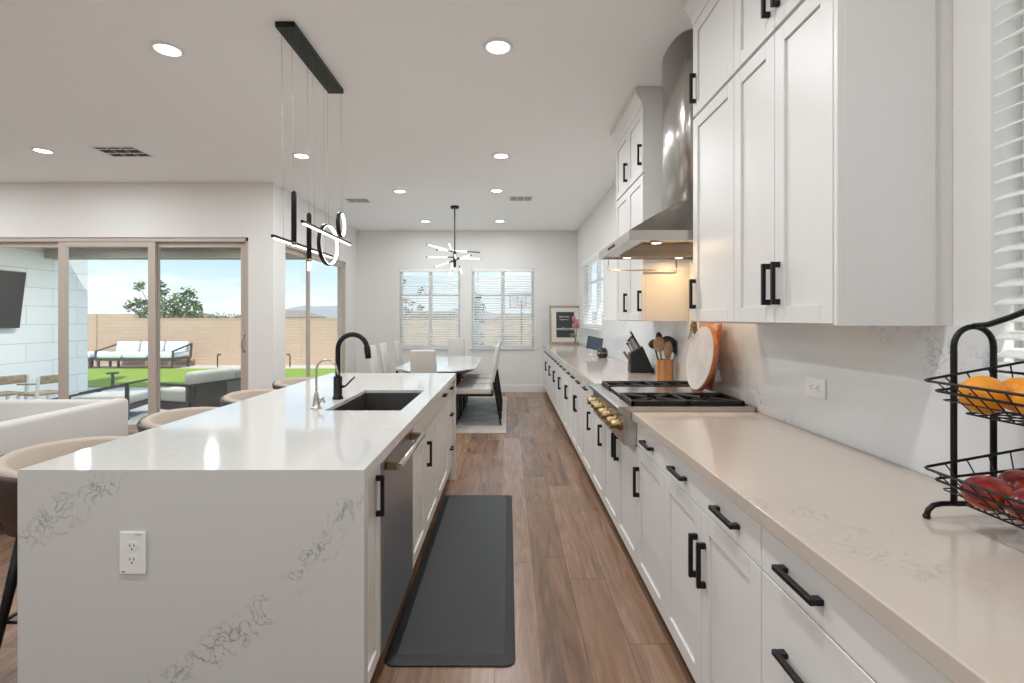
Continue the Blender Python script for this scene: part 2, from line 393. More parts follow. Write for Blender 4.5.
W3 = (6.70, 8.50, 1.25, 2.36); W4 = (.05, 1.315, 1.25, 2.42); W5 = (-5.6, -3.2, .7, 2.35); W6 = (-2.4, -.6, .9, 2.35)
wall('wall_right', 'X', XR, XR+.15, YB, YF, [W3, W4], m_wall)
wall('wall_far', 'Y', YF, YF+.15, XL-.15, XR+.15, [W1, W2], m_wall)
wall('wall_left', 'Y', YL, YL+.15, XLL, XL-.15, [SL], m_wall)
wall('wall_dining', 'X', XL-.15, XL, YL, YF, [SR], m_wall)
wall('wall_living', 'X', XLL-.15, XLL, YB, YL+.15, [], m_wall)
wall('wall_back', 'Y', YB-.15, YB, XLL, XR+.15, [W5, W6], m_wall)
MB().box(XL, .655, YF-.015, YF, 0, .13).box(XL, .655, YF-.011, YF, .13, .14).build('baseboard_far', m_trim, kind='structure', bevel=.003)
MB().box(XL, XL+.015, YL, SR[0]-.0, 0, .14).box(XL, XL+.015, SR[1], YF-.015, 0, .14).build('baseboard_dining', m_trim, kind='structure', bevel=.003)
MB().box(SL[1], XL, YL-.015, YL, 0, .14).box(XLL, SL[0], YL-.015, YL, 0, .14).build('baseboard_left', m_trim, kind='structure', bevel=.003)

# ------------------------------------------------------------------ sliding doors
def slider(n, axis, pos, lo, hi, zt, leaves, handle_at):
    root = struct_root('door_%d' % n, ((lo+hi)/2, pos, 0) if axis == 'Y' else (pos, (lo+hi)/2, 0))
    def bx(b, a0, a1, c0, c1, z0, z1): return b.box(a0, a1, pos+c0, pos+c1, z0, z1) if axis == 'Y' else b.box(pos-c1, pos-c0, a0, a1, z0, z1)
    b = MB(); bx(b, lo, lo+.045, .02, .14, 0, zt); bx(b, hi-.045, hi, .02, .14, 0, zt); bx(b, lo, hi, .02, .14, zt-.05, zt); bx(b, lo, hi, .02, .14, -.01, .025)
    b.build('door_frame', m_frame, root, bevel=.004)
    for k, (a0, a1, tr) in enumerate(leaves):
        c0 = .03+.045*tr; c1 = c0+.038
        b = MB(); s = .088 if axis == 'Y' else .06
        bx(b, a0, a0+s, c0, c1, .025, zt-.05); bx(b, a1-s, a1, c0, c1, .025, zt-.05); bx(b, a0+s, a1-s, c0, c1, zt-.11, zt-.05); bx(b, a0+s, a1-s, c0, c1, .025, .10)
        leaf = b.build('door_leaf', m_frame, root, bevel=.004)
        g = MB(); bx(g, a0+s, a1-s, c0+.014, c0+.022, .10, zt-.11); g.build('glass_pane', m_glass, leaf)
        if handle_at == k:
            if axis == 'Y': pts = [(a1-.03, pos+c0-.001, .98), (a1-.03, pos+c0-.03, .98), (a1-.045, pos+c0-.045, 1.03), (a1-.05, pos+c0-.05, 1.08), (a1-.045, pos+c0-.045, 1.13), (a1-.03, pos+c0-.03, 1.18), (a1-.03, pos+c0-.001, 1.18)]
            else: pts = [(pos-c0+.001, a0+.03, .98), (pos-c0+.04, a0+.03, .98), (pos-c0+.05, a0+.03, 1.08), (pos-c0+.04, a0+.03, 1.18), (pos-c0+.001, a0+.03, 1.18)]
            MB().tube(pts, .009).build('door_handle', m_nickel, leaf)
    return root
slider(1, 'Y', YL, SL[0], SL[1], SL[3], [(-6.575, -5.42, 1), (-5.48, -4.30, 0), (-4.38, -3.195, 1)], 2)
slider(2, 'X', XL, SR[0], SR[1], SR[3], [(6.305, 7.22, 1), (7.06, 8.555, 0)], -1)

# ------------------------------------------------------------------ windows with blinds
def window(n, axis, pos, w, sgn, label, blind_off=.05, mull=True):
    lo, hi, z0, z1 = w
    root = struct_root('window_%d' % n, (pos, (lo+hi)/2, z0) if axis == 'X' else ((lo+hi)/2, pos, z0))
    def bx(b, a0, a1, c0, c1, zz0, zz1): return b.box(a0, a1, pos+c0, pos+c1, zz0, zz1) if axis == 'Y' else b.box(pos+c0, pos+c1, a0, a1, zz0, zz1)
    b = MB(); f = .045
    bx(b, lo, lo+f, .08, .14, z0, z1); bx(b, hi-f, hi, .08, .14, z0, z1); bx(b, lo+f, hi-f, .08, .14, z1-f, z1); bx(b, lo+f, hi-f, .08, .14, z0, z0+f)
    mid = (lo+hi)/2
    bx(b, mid-.035, mid+.035, .08, .14, z0+f, z1-f)
    if mull:
        zm = z0+(z1-z0)*.66
        bx(b, lo+f, mid-.035, .09, .13, zm-.018, zm+.018); bx(b, mid+.035, hi-f, .09, .13, zm-.018, zm+.018)
    b.build('window_frame', m_vinyl, root, bevel=.004)
    g = MB(); bx(g, lo+f, mid-.035, .108, .113, z0+f, z1-f); bx(g, mid+.035, hi-f, .108, .113, z0+f, z1-f); g.build('glass_pane', m_glass, root)
    s = MB(); bx(s, lo-.03, hi+.03, -.03, .08, z0-.028, z0); s.build('window_sill', m_trim, root, bevel=.004)
    # blind
    t = thing('window_blind', ((lo+hi)/2, pos+.04, z0) if axis == 'Y' else (pos+.04, (lo+hi)/2, z0), label, 'blind', 'white slatted window blinds')
    h = MB(); bx(h, lo+.008, hi-.008, -.012, .058, z1-.065, z1-.004); h.build('valance', m_blind, t, bevel=.003)
    sl = MB(); N = int((z1-z0-.12)/.046)
    for i in range(N):
        z = z0+.05+i*.046; tilt = .010
        if axis == 'Y': P = [(lo+.012, pos-.004, z-tilt), (hi-.012, pos-.004, z-tilt), (hi-.012, pos+.044, z+tilt), (lo+.012, pos+.044, z+tilt)]
        else: P = [(pos-.004, lo+.012, z-tilt), (pos-.004, hi-.012, z-tilt), (pos+.044, hi-.012, z+tilt), (pos+.044, lo+.012, z+tilt)]
        sl.prism(P, (0, 0, .0045))
    sl.build('slats', m_blind, t)
    for q in (.12, .5, .88):
        a = lo+(hi-lo)*q; c = MB(); bx(c, a-.0015, a+.0015, -.006, -.004, z0+.02, z1-.06); c.build('ladder_cord', m_blind, t)
    r = MB(); bx(r, lo+.012, hi-.012, -.006, .046, z0+.006, z0+.026); r.build('bottom_rail', m_blind, t, bevel=.003)
window(1, 'Y', YF, W1, 1, 'white slatted blind in the left-hand window of the far wall')
window(2, 'Y', YF, W2, 1, 'white slatted blind in the right-hand window of the far wall')
window(3, 'X', XR, W3, 1, 'white slatted blind on the right wall beyond the range hood')
window(4, 'X', XR, W4, 1, 'white slatted blind at the right edge above the wire fruit rack', mull=False)

def added_window(n, w):
    lo, hi, z0, z1 = w; root = struct_root('window_%d' % n, ((lo+hi)/2, YB, z0)); f = .05; mid = (lo+hi)/2; y0, y1 = YB-.13, YB-.07
    MB().box(lo, lo+f, y0, y1, z0, z1).box(hi-f, hi, y0, y1, z0, z1).box(lo+f, hi-f, y0, y1, z1-f, z1).box(lo+f, hi-f, y0, y1, z0, z0+f).box(mid-.03, mid+.03, y0, y1, z0+f, z1-f).build('window_frame', m_vinyl, root, bevel=.004)
    MB().box(lo+f, mid-.03, YB-.105, YB-.10, z0+f, z1-f).box(mid+.03, hi-f, YB-.105, YB-.10, z0+f, z1-f).build('glass_pane', m_glass, root)
added_window(5, W5); added_window(6, W6)  # unseen openings added behind the camera to bring in daylight
# ------------------------------------------------------------------ cabinets
def pull(x, d, y, z, vert, parent, L=.15, mat=m_black):
    """bar pull on a face at x, sticking out in direction d (-1/+1)"""
    b = MB(); o = .030; w = .0135
    if vert:
        b.box(x+d*(o-w), x+d*o, y-w/2, y+w/2, z-L/2, z+L/2)
        for s in (-1, 1): b.box(x, x+d*(o-w), y-w/2, y+w/2, z+s*(L/2-.010)-.010, z+s*(L/2-.010)+.010)
    else:
        b.box(x+d*(o-w), x+d*o, y-L/2, y+L/2, z-w/2, z+w/2)
        for s in (-1, 1): b.box(x, x+d*(o-w), y+s*(L/2-.010)-.010, y+s*(L/2-.010)+.010, z-w/2, z+w/2)
    return b.build('handle', mat, parent, bevel=.0015, seg=1)
def shaker(name, x, d, y0, y1, z0, z1, parent, rail=.058):
    """shaker front, outer face at x facing direction d; 20 mm thick"""
    g = .0018; y0 += g; y1 -= g; z0 += g; z1 -= g; b = MB(); xi = x-d*.020; xp = x-d*.009
    b.box(xi, x, y0, y0+rail, z0, z1); b.box(xi, x, y1-rail, y1, z0, z1)
    b.box(xi, x, y0+rail, y1-rail, z0, z0+rail); b.box(xi, x, y0+rail, y1-rail, z1-rail, z1)
    b.box(xi, xp, y0+rail, y1-rail, z0+rail, z1-rail)
    return b.build(name, m_cab, parent, bevel=.0015, seg=1)
def slab(name, x, d, y0, y1, z0, z1, parent, mat=None):
    g = .0018
    return MB().box(x-d*.020, x, y0+g, y1-g, z0+g, z1-g).build(name, mat or m_cab, parent, bevel=.002, seg=1)
XD = .655; ZD0, ZD1 = .742, .860; ZB = .115
def base_cab(y0, y1, kind, label, x=XD, d=-1, xb=1.27, ztop=.873, pulls=2):
    t = thing('base_cabinet', ((x+xb)/2, (y0+y1)/2, 0), label, 'cabinet', 'white shaker base cabinets')
    MB().box(x-d*.022, xb, y0+.0008, y1-.0008, .105, ztop).build('cabinet_body', m_cab, t)
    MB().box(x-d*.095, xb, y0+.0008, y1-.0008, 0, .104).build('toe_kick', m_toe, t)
    w = y1-y0
    if kind in ('pair', 'single'):
        dr = slab('drawer', x, d, y0, y1, ZD0, ZD1, t)
        for q in ((.24, .76) if (kind == 'pair' and pulls == 2) else (.5,)): pull(x, d, y0+w*q, (ZD0+ZD1)/2, False, dr)
        if kind == 'pair':
            m = (y0+y1)/2
            for a, bb, hy in ((y0, m, m-.035), (m, y1, m+.035)):
                dd = shaker('door', x, d, a, bb, ZB, ZD0, t); pull(x, d, hy, .57, True, dd)
        else:
            dd = shaker('door', x, d, y0, y1, ZB, ZD0, t)
            pull(x, d, (y1-.04) if pulls == 2 else (y0+.04), .57, True, dd)
    elif kind == 'drawers':
        for z0, z1, zz in ((ZD0, ZD1, .801), (.43, ZD0, .60), (ZB, .43, .31)):
            dr = slab('drawer', x, d, y0, y1, z0, z1, t)
            for q in ((.24, .775) if pulls == 2 else (.5,)): pull(x, d, y0+w*q, zz, False, dr)
    elif kind == 'range':
        m = (y0+y1)/2
        for a, bb, hy in ((y0, m, m-.035), (m, y1, m+.035)):
            dd = shaker('door', x, d, a, bb, ZB, .735, t); pull(x, d, hy, .62, True, dd)
    return t
base_cab(-.32, .475, 'pair', 'white base cabinet of the right run nearest the camera, next to the drawer stack')
base_cab(.475, 1.27, 'drawers', 'white three-drawer base cabinet below the wire fruit rack', pulls=2)
base_cab(1.27, 2.06, 'pair', 'large white two-door base cabinet with two pulls on one wide drawer, right foreground')
base_cab(2.06, 2.50, 'single', 'single-door white base cabinet on the near side of the rangetop')
base_cab(2.50, 3.40, 'range', 'two-door white cabinet directly under the rangetop knobs', ztop=.738)
base_cab(3.40, 3.88, 'single', 'single-door white cabinet touching the far side of the rangetop', pulls=1)
base_cab(3.88, 4.36, 'single', 'single-door white cabinet, second one beyond the rangetop', pulls=1)
nth = ['first', 'second', 'third', 'fourth', 'fifth']
for i in range(6):
    lab = 'two-door white cabinet, %s of the far pairs beyond the rangetop' % nth[i] if i < 5 else 'last two-door white cabinet, beneath the framed welcome sign'
    base_cab(4.36+.73*i, 4.36+.73*(i+1), 'pair', lab)
t = thing('filler_panel', (.95, 8.96, 0), 'plain white filler panel between the last base cabinet and the far wall', 'panel')
MB().box(XD, 1.27, 8.742, YF-.016, .105, .873).build('panel_face', m_cab, t)
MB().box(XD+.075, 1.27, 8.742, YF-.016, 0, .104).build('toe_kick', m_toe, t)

XW = 1.2745  # face of the stone splash
tag(MB().box(.63, XW, -.36, 2.497, .874, .914).build('countertop', m_quartz_c, bevel=.003), 'veined quartz countertop slab, tinted as if warmly lit, on the right, nearer than the rangetop', 'countertop')
tag(MB().box(.63, XW, 3.403, YF-.021, .874, .914).build('countertop', m_quartz_c, bevel=.003), 'quartz countertop slab on the right, beyond the rangetop to far wall', 'countertop')
b = MB(); X0, X1 = 1.275, XR-.0005
b.box(X0, X1, -.36, 1.32, .914, 1.222).box(X0, X1, 1.32, 2.52, .914, 1.37).box(X0, X1, 2.52, 3.46, .914, 1.80).box(X0, X1, 3.46, 6.66, .914, 1.37)
b.box(X0, X1, 6.66, 8.54, .914, 1.222).box(X0, X1, 8.54, YF-.001, .914, 1.37).box(.63, X0, YF-.02, YF-.001, .914, 1.37)
b.build('trim_1', m_quartz_b, kind='structure')

# upper cabinets
XU = .95
def upper_cab(y0, y1, n, label, hy_single=None, z0=1.37):
    t = thing('wall_cabinet', (1.12, (y0+y1)/2, z0), label, 'cabinet', 'white shaker wall cabinets')
    MB().box(XU+.021, XW-.0005 if False else 1.2945, y0+.0008, y1-.0008, z0, 2.90).build('cabinet_body', m_cab, t, bevel=.001, seg=1)
    w = (y1-y0)/n
    for k in range(n):
        a, bb = y0+k*w, y0+(k+1)*w
        for q0, q1, hz in ((z0+.004, 2.412, 1.515), (2.424, 2.898, 2.56)):
            dd = shaker('door', XU, -1, a, bb, q0, q1, t)
            hy = a+.032 if hy_single == 'near' else ((bb-.032 if k == 0 else a+.032) if n == 2 else hy_single)
            pull(XU, -1, hy, hz, True, dd)
    # crown moulding
    pr = [(XU+.02, 2.895), (XU-.004, 2.895), (XU-.010, 2.925), (XU-.040, 2.975), (XU-.048, 2.985), (XU-.048, CEIL-.001), (XU+.02, CEIL-.001)]
    MB().prism([(x, y0-.0, z) for x, z in pr], (0, y1-y0, 0)).box(XU+.02, 1.2945, y0, y1, 2.901, CEIL-.001).build('crown_moulding', m_cab, t)
    return t
u = upper_cab(1.435, 2.065, 2, 'tall white two-door wall cabinet nearest the camera, at upper right')
MB().box(XU+.001, XU+.021, 1.417, 1.434, 1.37, 2.90).box(XU+.021, 1.236, 1.417, 1.4355, 1.37, 2.90).box(1.236, 1.2945, 1.427, 1.4355, 1.37, 2.90).build('end_panel', m_cab, u, bevel=.001, seg=1)
upper_cab(2.066, 2.525, 1, 'single-door white wall cabinet just before the range hood', 2.49)
u = upper_cab(3.47, 4.33, 2, 'white two-door wall cabinet on the far side of the range hood', 'near')

# ------------------------------------------------------------------ range hood
t = thing('range_hood', (1.0, 2.99, 1.79), 'stainless steel chimney range hood between white wall cabinets', 'range hood')
ya, yb, xa = 2.56, 3.42, .63
b = MB(); b.box(xa, xa+.018, ya, yb, 1.80, 1.852).box(xa+.018, 1.2945, ya, ya+.018, 1.80, 1.852).box(xa+.018, 1.2945, yb-.018, yb, 1.80, 1.852).box(xa+.018, 1.2945, ya+.018, yb-.018, 1.84, 1.852)
zc = 2.06; xc = .97; yc0, yc1 = 2.78, 3.22
b.add([(xa, ya, 1.852), (1.2945, ya, 1.852), (1.2945, yb, 1.852), (xa, yb, 1.852), (xc, yc0, zc), (1.2945, yc0, zc), (1.2945, yc1, zc), (xc, yc1, zc)],
      [(0, 1, 5, 4), (2, 3, 7, 6), (3, 0, 4, 7), (4, 5, 6, 7), (1, 2, 6, 5)])
canopy = b.build('canopy', m_steel, t)
poly = [(1.2945, yc0, zc), (1.10, yc0, zc)]+[(1.10-.13*math.sin(PI*k/16)**.45, 3.0-.22*math.cos(PI*k/16), zc) for k in range(1, 16)]+[(1.10, yc1, zc), (1.2945, yc1, zc)]
ch = MB().prism(poly, (0, 0, CEIL-zc-.001))
for i in range(len(ch.sm)): ch.sm[i] = i > 1
ch.build('chimney', m_steel, t)
g = MB()
for i in range(34):
    x = xa+.115+i*.0135
    for s0, s1 in ((2.72, 2.99), (3.01, 3.29)): g.box(x, x+.006, s0, s1, 1.800, 1.808)
g.build('grease_filter', m_filter, t)
for x, y in ((.80, 2.65), (1.15, 2.65), (.80, 3.31), (1.15, 3.31)):
    MB().lathe((x, y, 1.797), [(.026, .006), (.030, 0), (.034, .003), (.034, .011)], 20).build('lamp_ring', m_steel, t)
    l = MB().lathe((x, y, 1.7965), [(.024, 0), (.025, .006)], 20).build('hood_lamp', m_hoodled, t)
    ld = bpy.data.lights.new('hood_lamp_light', 'AREA'); ld.shape = 'DISK'; ld.size = .045; ld.energy = HOOD_W; ld.color = (1, .66, .34)
    lo_ = bpy.data.objects.new('hood_lamp_light', ld); COL.objects.link(lo_); lo_.parent = t; lo_.location = (x-1.0, y-2.99, 1.7955-1.79)
MB().box(xa+.02, 1.27, ya+.02, yb-.02, 1.8085, 1.814).build('lamp_plate', m_steel, t)
c = MB()
for i in range(4): c.box(xa-.004, xa, 2.92+i*.05, 2.94+i*.05, 1.818, 1.834)
c.build('control_button', m_blackp, t)
r = thing('utensil_rail', (.9, 3.44, 1.74), 'thin steel rail hung below the far side of the range hood', 'rail')
MB().tube([(.70, 3.44, 1.8), (.70, 3.44, 1.735), (.71, 3.44, 1.728), (1.17, 3.44, 1.728), (1.18, 3.44, 1.735), (1.18, 3.44, 1.8)], .005, 8).build('rail_rod', m_nickel, r)

# ------------------------------------------------------------------ rangetop
t = thing('rangetop', (.9, 2.95, .742), 'stainless gas rangetop with cast iron grates, griddle and brass knobs', 'stove')
ya, yb = 2.504, 3.396
b = MB(); b.box(.60, 1.262, ya, yb, .742, .905)
b.prism([(.60, ya, .742), (.60, ya, .94), (.565, ya, .94), (.557, ya, .932), (.557, ya, .915), (.585, ya, .895), (.592, ya, .742)], (0, yb-ya, 0))
b.box(.60, 1.262, ya, ya+.022, .905, .94).box(.60, 1.262, yb-.022, yb, .905, .94).box(.60, .632, ya+.022, yb-.022, .905, .94).box(1.235, 1.262, ya+.022, yb-.022, .905, .945)
b.build('rangetop_body', m_steel, t, bevel=.002)
MB().box(.634, 1.233, ya+.024, yb-.024, .906, .916).build('drip_pan', m_iron, t)
def grate(y0, y1, nb):
    b = MB(); x0, x1, z0, z1 = .64, 1.228, .936, .962
    b.box(x0, x1, y0, y0+.016, z0, z1).box(x0, x1, y1-.016, y1, z0, z1).box(x0, x0+.016, y0, y1, z0, z1).box(x1-.016, x1, y0, y1, z0, z1)
    xm = (x0+x1)/2; b.box(xm-.008, xm+.008, y0, y1, z0, z1)
    for x in (x0+.05, x0+.22, x1-.06, x1-.23, x0+.008, x1-.008):
        for y in (y0+.008, y1-.008): b.box(x-.006, x+.006, y-.006, y+.006, .917, z0)
    for cx in ((x0+xm)/2, (xm+x1)/2):
        cy = (y0+y1)/2
        for k in range(8):
            a = PI/8+k*PI/4; p = Vector((cx+.035*math.cos(a), cy+.035*math.sin(a), .954))
            q = Vector((cx+max(-.138, min(.138, .3*math.cos(a))), cy+max(-(y1-y0)/2+.01, min((y1-y0)/2-.01, .3*math.sin(a))), .954))
            b.beam(p, q, .010, .014)
    b.build('grate', m_iron, t, bevel=.002, seg=1)
    for cx in ((x0+xm)/2, (xm+x1)/2):
        bb = MB().lathe((cx, (y0+y1)/2, .9165), [(.05, 0), (.052, .008), (.038, .010), (.038, .018)], 20).build('burner', m_steel, t)
        MB().lathe((cx, (y0+y1)/2, .9345), [(.036, 0), (.038, .004), (.034, .010)], 20).build('burner_cap', m_iron, bb)
grate(2.545, 2.835, 2); grate(3.12, 3.36, 2)
MB().box(.645, 1.222, 2.845, 3.11, .935, .957).box(.66, 1.20, 2.86, 3.095, .957, .9585).build('griddle_cover', M('griddle steel', (.55, .55, .55), .2, 1), t, bevel=.003)
for y in (2.59, 2.68, 2.84, 2.93, 3.09, 3.18, 3.32):
    k = MB().lathe((.592, y, .83), [(.031, 0), (.033, -.006), (.030, -.012), (.024, -.014), (.022, -.05), (.020, -.056)], 20, 'X').build('knob', m_brass, t)
    MB().box(.534, .5495, y-.0035, y+.0035, .838, .848).build('knob_mark', m_steel, k)

# ------------------------------------------------------------------ island
XI0, XI1, YI0, YI1 = -1.548, -.455, 1.545, 4.262
t = thing('island_stone', ((XI0+XI1)/2, 2.9, 0), 'white veined quartz island top with waterfall end facing the camera', 'countertop')
sx0, sx1, sy0, sy1 = -.952, -.558, 2.537, 3.25
b = MB(); z0, z1 = .874, .914
b.box(XI0, sx0, YI0, YI1, z0, z1).box(sx1, XI1, YI0, YI1, z0, z1).box(sx0, sx1, YI0, sy0, z0, z1).box(sx0, sx1, sy1, YI1, z0, z1)
b.build('stone_top', m_quartz_t, t)
MB().box(XI0, XI1, YI0, YI0+.04, 0, .8738).build('waterfall_end', m_quartz, t)
MB().box(XI0, XI1, YI1-.04, YI1, 0, .8738).build('waterfall_end', m_quartz, t)
XIF, XIB = -.485, -1.16
base_cab(1.587, 1.86, 'none', 'narrow full-height pull-out cabinet at the near end of the island', XIF, 1, XIB)
pc = [o for o in COL.objects if o.name.startswith('base_cabinet') and o.get('label', '').startswith('narrow full-height')][0]
dd = shaker('door', XIF, 1, 1.587, 1.86, ZB, .862, pc, .05); pull(XIF, 1, 1.795, .742, True, dd)
# dishwasher
t = thing('dishwasher', (-.8, 2.16, 0), 'stainless steel dishwasher with thick bar handle in the island', 'dishwasher')
MB().box(XIF-.022, XIB, 1.8615, 2.4585, .105, .873).build('tub', m_dgrey, t)
MB().box(XIF-.08, XIB, 1.8615, 2.4585, 0, .104).build('toe_kick', m_dgrey, t)
dr = MB().box(XIF-.020, XIF+.006, 1.864, 2.456, .115, .866).build('door', m_steel_dw, t, bevel=.003)
MB().tube([(-.425, 1.90, .815), (-.425, 2.42, .815)], .0145, 16).build('handle', m_steel, dr)
for ya in (1.905, 2.385): MB().box(-.479, -.42, ya, ya+.03, .800, .830).build('handle_bracket', m_brass, dr, bevel=.003)
# sink base: open box so the sink hangs inside
t = thing('base_cabinet', (-.8, 2.92, 0), 'white two-door sink base cabinet in the island under the black faucet', 'cabinet', 'white shaker base cabinets')
y0, y1 = 2.46, 3.38
MB().box(XIF-.022, XIB, y0+.0008, y1-.0008, .105, .60).box(XIF-.022, XIF-.04, y0+.0008, y1-.0008, .6, .873).box(XIB, XIB+.02, y0+.0008, y1-.0008, .6, .873).box(XIF-.04, XIB+.02, y0+.0008, y0+.02, .6, .873).box(XIF-.04, XIB+.02, y1-.02, y1-.0008, .6, .873).build('cabinet_body', m_cab, t)
MB().box(XIF-.095, XIB, y0+.0008, y1-.0008, 0, .104).build('toe_kick', m_toe, t)
slab('false_front', XIF, 1, y0, y1, ZD0, .862, t)
shaker('door', XIF, 1, y0, 2.87, ZB, ZD0, t)
dd = shaker('door', XIF, 1, 2.87, y1, ZB, ZD0, t); pull(XIF, 1, 2.915, .585, True, dd)
t = base_cab(3.38, 3.95, 'none', 'white one-drawer one-door island cabinet beyond the sink cabinet', XIF, 1, XIB)
dr = slab('drawer', XIF, 1, 3.38, 3.95, ZD0, .862, t); pull(XIF, 1, 3.64, .82, False, dr, .10)
shaker('door', XIF, 1, 3.38, 3.95, ZB, ZD0, t)
t = base_cab(3.95, 4.221, 'none', 'narrow white stack of three drawers at the far end of the island', XIF, 1, XIB)
for z0, z1, zz in ((ZD0, .862, .81), (.43, ZD0, .59), (ZB, .43, .31)):
    dr = slab('drawer', XIF, 1, 3.95, 4.221, z0, z1, t); pull(XIF, 1, 4.08, zz, False, dr, .10)
tag(MB().box(XIB-.021, XIB-.001, 1.587, 4.221, 0, .873).build('island_back_panel', m_cab), 'long white panel closing the back of the island behind the stools', 'panel')
# sink
t = thing('kitchen_sink', (-.755, 2.89, .64), 'dark stainless undermount sink set in the island top', 'sink')
b = MB(); z0, z1 = .645, .897; w = .004; a0, a1, c0, c1 = sx0+.0006, sx1-.0006, sy0+.0006, sy1-.0006
b.box(a0, a1, c0, c1, z0, z0+w).box(a0, a0+w, c0, c1, z0+w, z1).box(a1-w, a1, c0, c1, z0+w, z1).box(a0+w, a1-w, c0, c0+w, z0+w, z1).box(a0+w, a1-w, c1-w, c1, z0+w, z1)
b.build('basin', m_steel_dark, t)
MB().lathe((-.755, 2.89, z0+w), [(.045, 0), (.045, .003), (.03, .002)], 24).build('drain', m_steel, t)
# faucets
fx, fy = -1.01, 2.90
t = thing('kitchen_faucet', (fx, fy, .914), 'tall matte black pull-down faucet arching over the island sink', 'faucet')
MB().lathe((fx, fy, .914), [(.031, 0), (.031, .012), (.025, .018), (.025, .13), (.022, .135)], 24).build('faucet_body', m_black, t)
R = .087; pts = [(fx, fy, 1.045), (fx, fy, 1.12), (fx, fy, 1.208)]+[(fx+R-R*math.cos(a), fy, 1.208+R*math.sin(a)) for a in [PI*k/16 for k in range(1, 16)]]
MB().tube(pts, .0145, 14).build('neck', m_black, t)
p = Vector(pts[-1]); q = Vector((.12, 0, -1)).normalized()
MB().tube([p-q*.008, p+q*.003, p+q*.04, p+q*.072], [.0145, .0185, .0185, .0175], 16).build('spray_head', m_black, t)
MB().tube([(fx+.022, fy, .985), (fx+.045, fy, .99), (fx+.10, fy, 1.045)], [.009, .006, .0045], 10).build('lever', m_black, t)
fx, fy = -1.02, 2.60
t = thing('filter_faucet', (fx, fy, .914), 'small brushed nickel gooseneck filtered-water faucet beside the black one', 'faucet')
MB().lathe((fx, fy, .914), [(.026, 0), (.026, .004), (.020, .008), (.017, .04), (.012, .065), (.009, .082), (.006, .09)], 24).build('faucet_body', m_nickel, t)
R = .055; pts = [(fx, fy, .995), (fx, fy, 1.06), (fx, fy, 1.115)]+[(fx+R-R*math.cos(a), fy, 1.115+R*math.sin(a)) for a in [PI*k/14 for k in range(1, 13)]]+[(fx+2*R+.008, fy, 1.09)]
MB().tube(pts, .0055, 10).build('neck', m_nickel, t)
MB().tube([(fx+.012, fy-.002, .952), (fx+.03, fy-.004, .957)], .009, 12).tube([(fx+.03, fy-.004, .957), (fx+.038, fy-.004, .975), (fx+.045, fy-.006, .945)], [.006, .006, .004], 8).build('lever', m_nickel, t)

# ------------------------------------------------------------------ outlets
def outlet(name, loc, rot, label, horizontal=False):
    t = thing(name, loc, label, 'outlet')
    def put(b, n, m): 
        o = b.build(n, m); o.parent = None
        o.location = (0, 0, 0)
        return o
    def local(b, n, m, par, bev=0):
        me_o = b.build(n, m, bevel=bev)
        # geometry was recentred; move it back to local coordinates
        off = me_o.location.copy()
        for v in me_o.data.vertices: v.co += off
        me_o.location = (0, 0, 0); me_o.parent = par; return me_o
    R90 = Matrix.Rotation(PI/2, 4, 'Y') if horizontal else Matrix.Identity(4)
    pl = local(MB().box(-.041, .041, -.007, -.0005, -.066, .066).xf(R90), 'cover_plate', m_plate, t, .002)
    for s in (-1, 1):
        rc = local(MB().lathe((0, -.0072, s*.021), [(.0165, 0), (.016, -.0012)], 20, 'Y').xf(R90), 'socket', m_plate, t)
        sb = MB()
        sb.box(-.0075, -.0052, -.0092, -.0085, s*.021-.001, s*.021+.007).box(.0052, .0075, -.0092, -.0085, s*.021-.001, s*.021+.007).lathe((0, -.0086, s*.021-.008), [(.0028, 0), (.0027, -.0006)], 10, 'Y')
        local(sb.xf(R90), 'socket_slot', m_slot, rc)
    if name == 'island_outlet':
        local(MB().box(-.034, -.022, -.0076, -.0071, -.060, -.057).box(.008, .030, -.0076, -.0071, .0565, .058), 'status_mark', m_slot, t)
    t.rotation_euler = rot
    return t
outlet('island_outlet', (-1.181, YI0, .655), (0, 0, 0), 'white wall outlet on the waterfall end of the island')
outlet('splash_outlet', (XW+.0005, 2.03, 1.105), (0, 0, -PI/2), 'white horizontal outlet on the stone splash under the near wall cabinets', True)
outlet('far_outlet', (.03, YF, .37), (0, 0, 0), 'small white outlet low on the far wall right of the dining chairs')
t = thing('light_switch', (XL, 8.92, 1.30), 'white light switch plate on the wall beside the dining slider', 'switch')
MB().box(XL+.0005, XL+.008, 8.885, 8.955, 1.24, 1.36).build('cover_plate', m_plate, t, bevel=.002)
MB().box(XL+.008, XL+.012, 8.905, 8.935, 1.27, 1.33).build('rocker', m_plate, t, bevel=.001)

# ------------------------------------------------------------------ anti-fatigue mat
b = MB(); x0, x1, y0, y1 = -.50, .028, 1.955, 3.84; e = .045
def rr(x0, x1, y0, y1, r, z, n=5):
    out = []
    for cx, cy, a0 in ((x1-r, y1-r, 0), (x0+r, y1-r, PI/2), (x0+r, y0+r, PI), (x1-r, y0+r, 1.5*PI)):
        for k in range(n+1): a = a0+PI/2*k/n; out.append((cx+r*math.cos(a), cy+r*math.sin(a), z))
    return out
L0 = rr(x0, x1, y0, y1, .04, .001); L1 = rr(x0, x1, y0, y1, .04, .006); L2 = rr(x0+e, x1-e, y0+e, y1-e, .02, .020)
n = len(L0); b.add(L0+L1+L2, [list(range(n))[::-1], [2*n+i for i in range(n)]]+[(i, (i+1) % n, n+(i+1) % n, n+i) for i in range(n)]+[(n+i, n+(i+1) % n, 2*n+(i+1) % n, 2*n+i) for i in range(n)])
tag(b.build('kitchen_mat', m_mat), 'long black rubber anti-fatigue mat on the floor beside the island', 'mat')

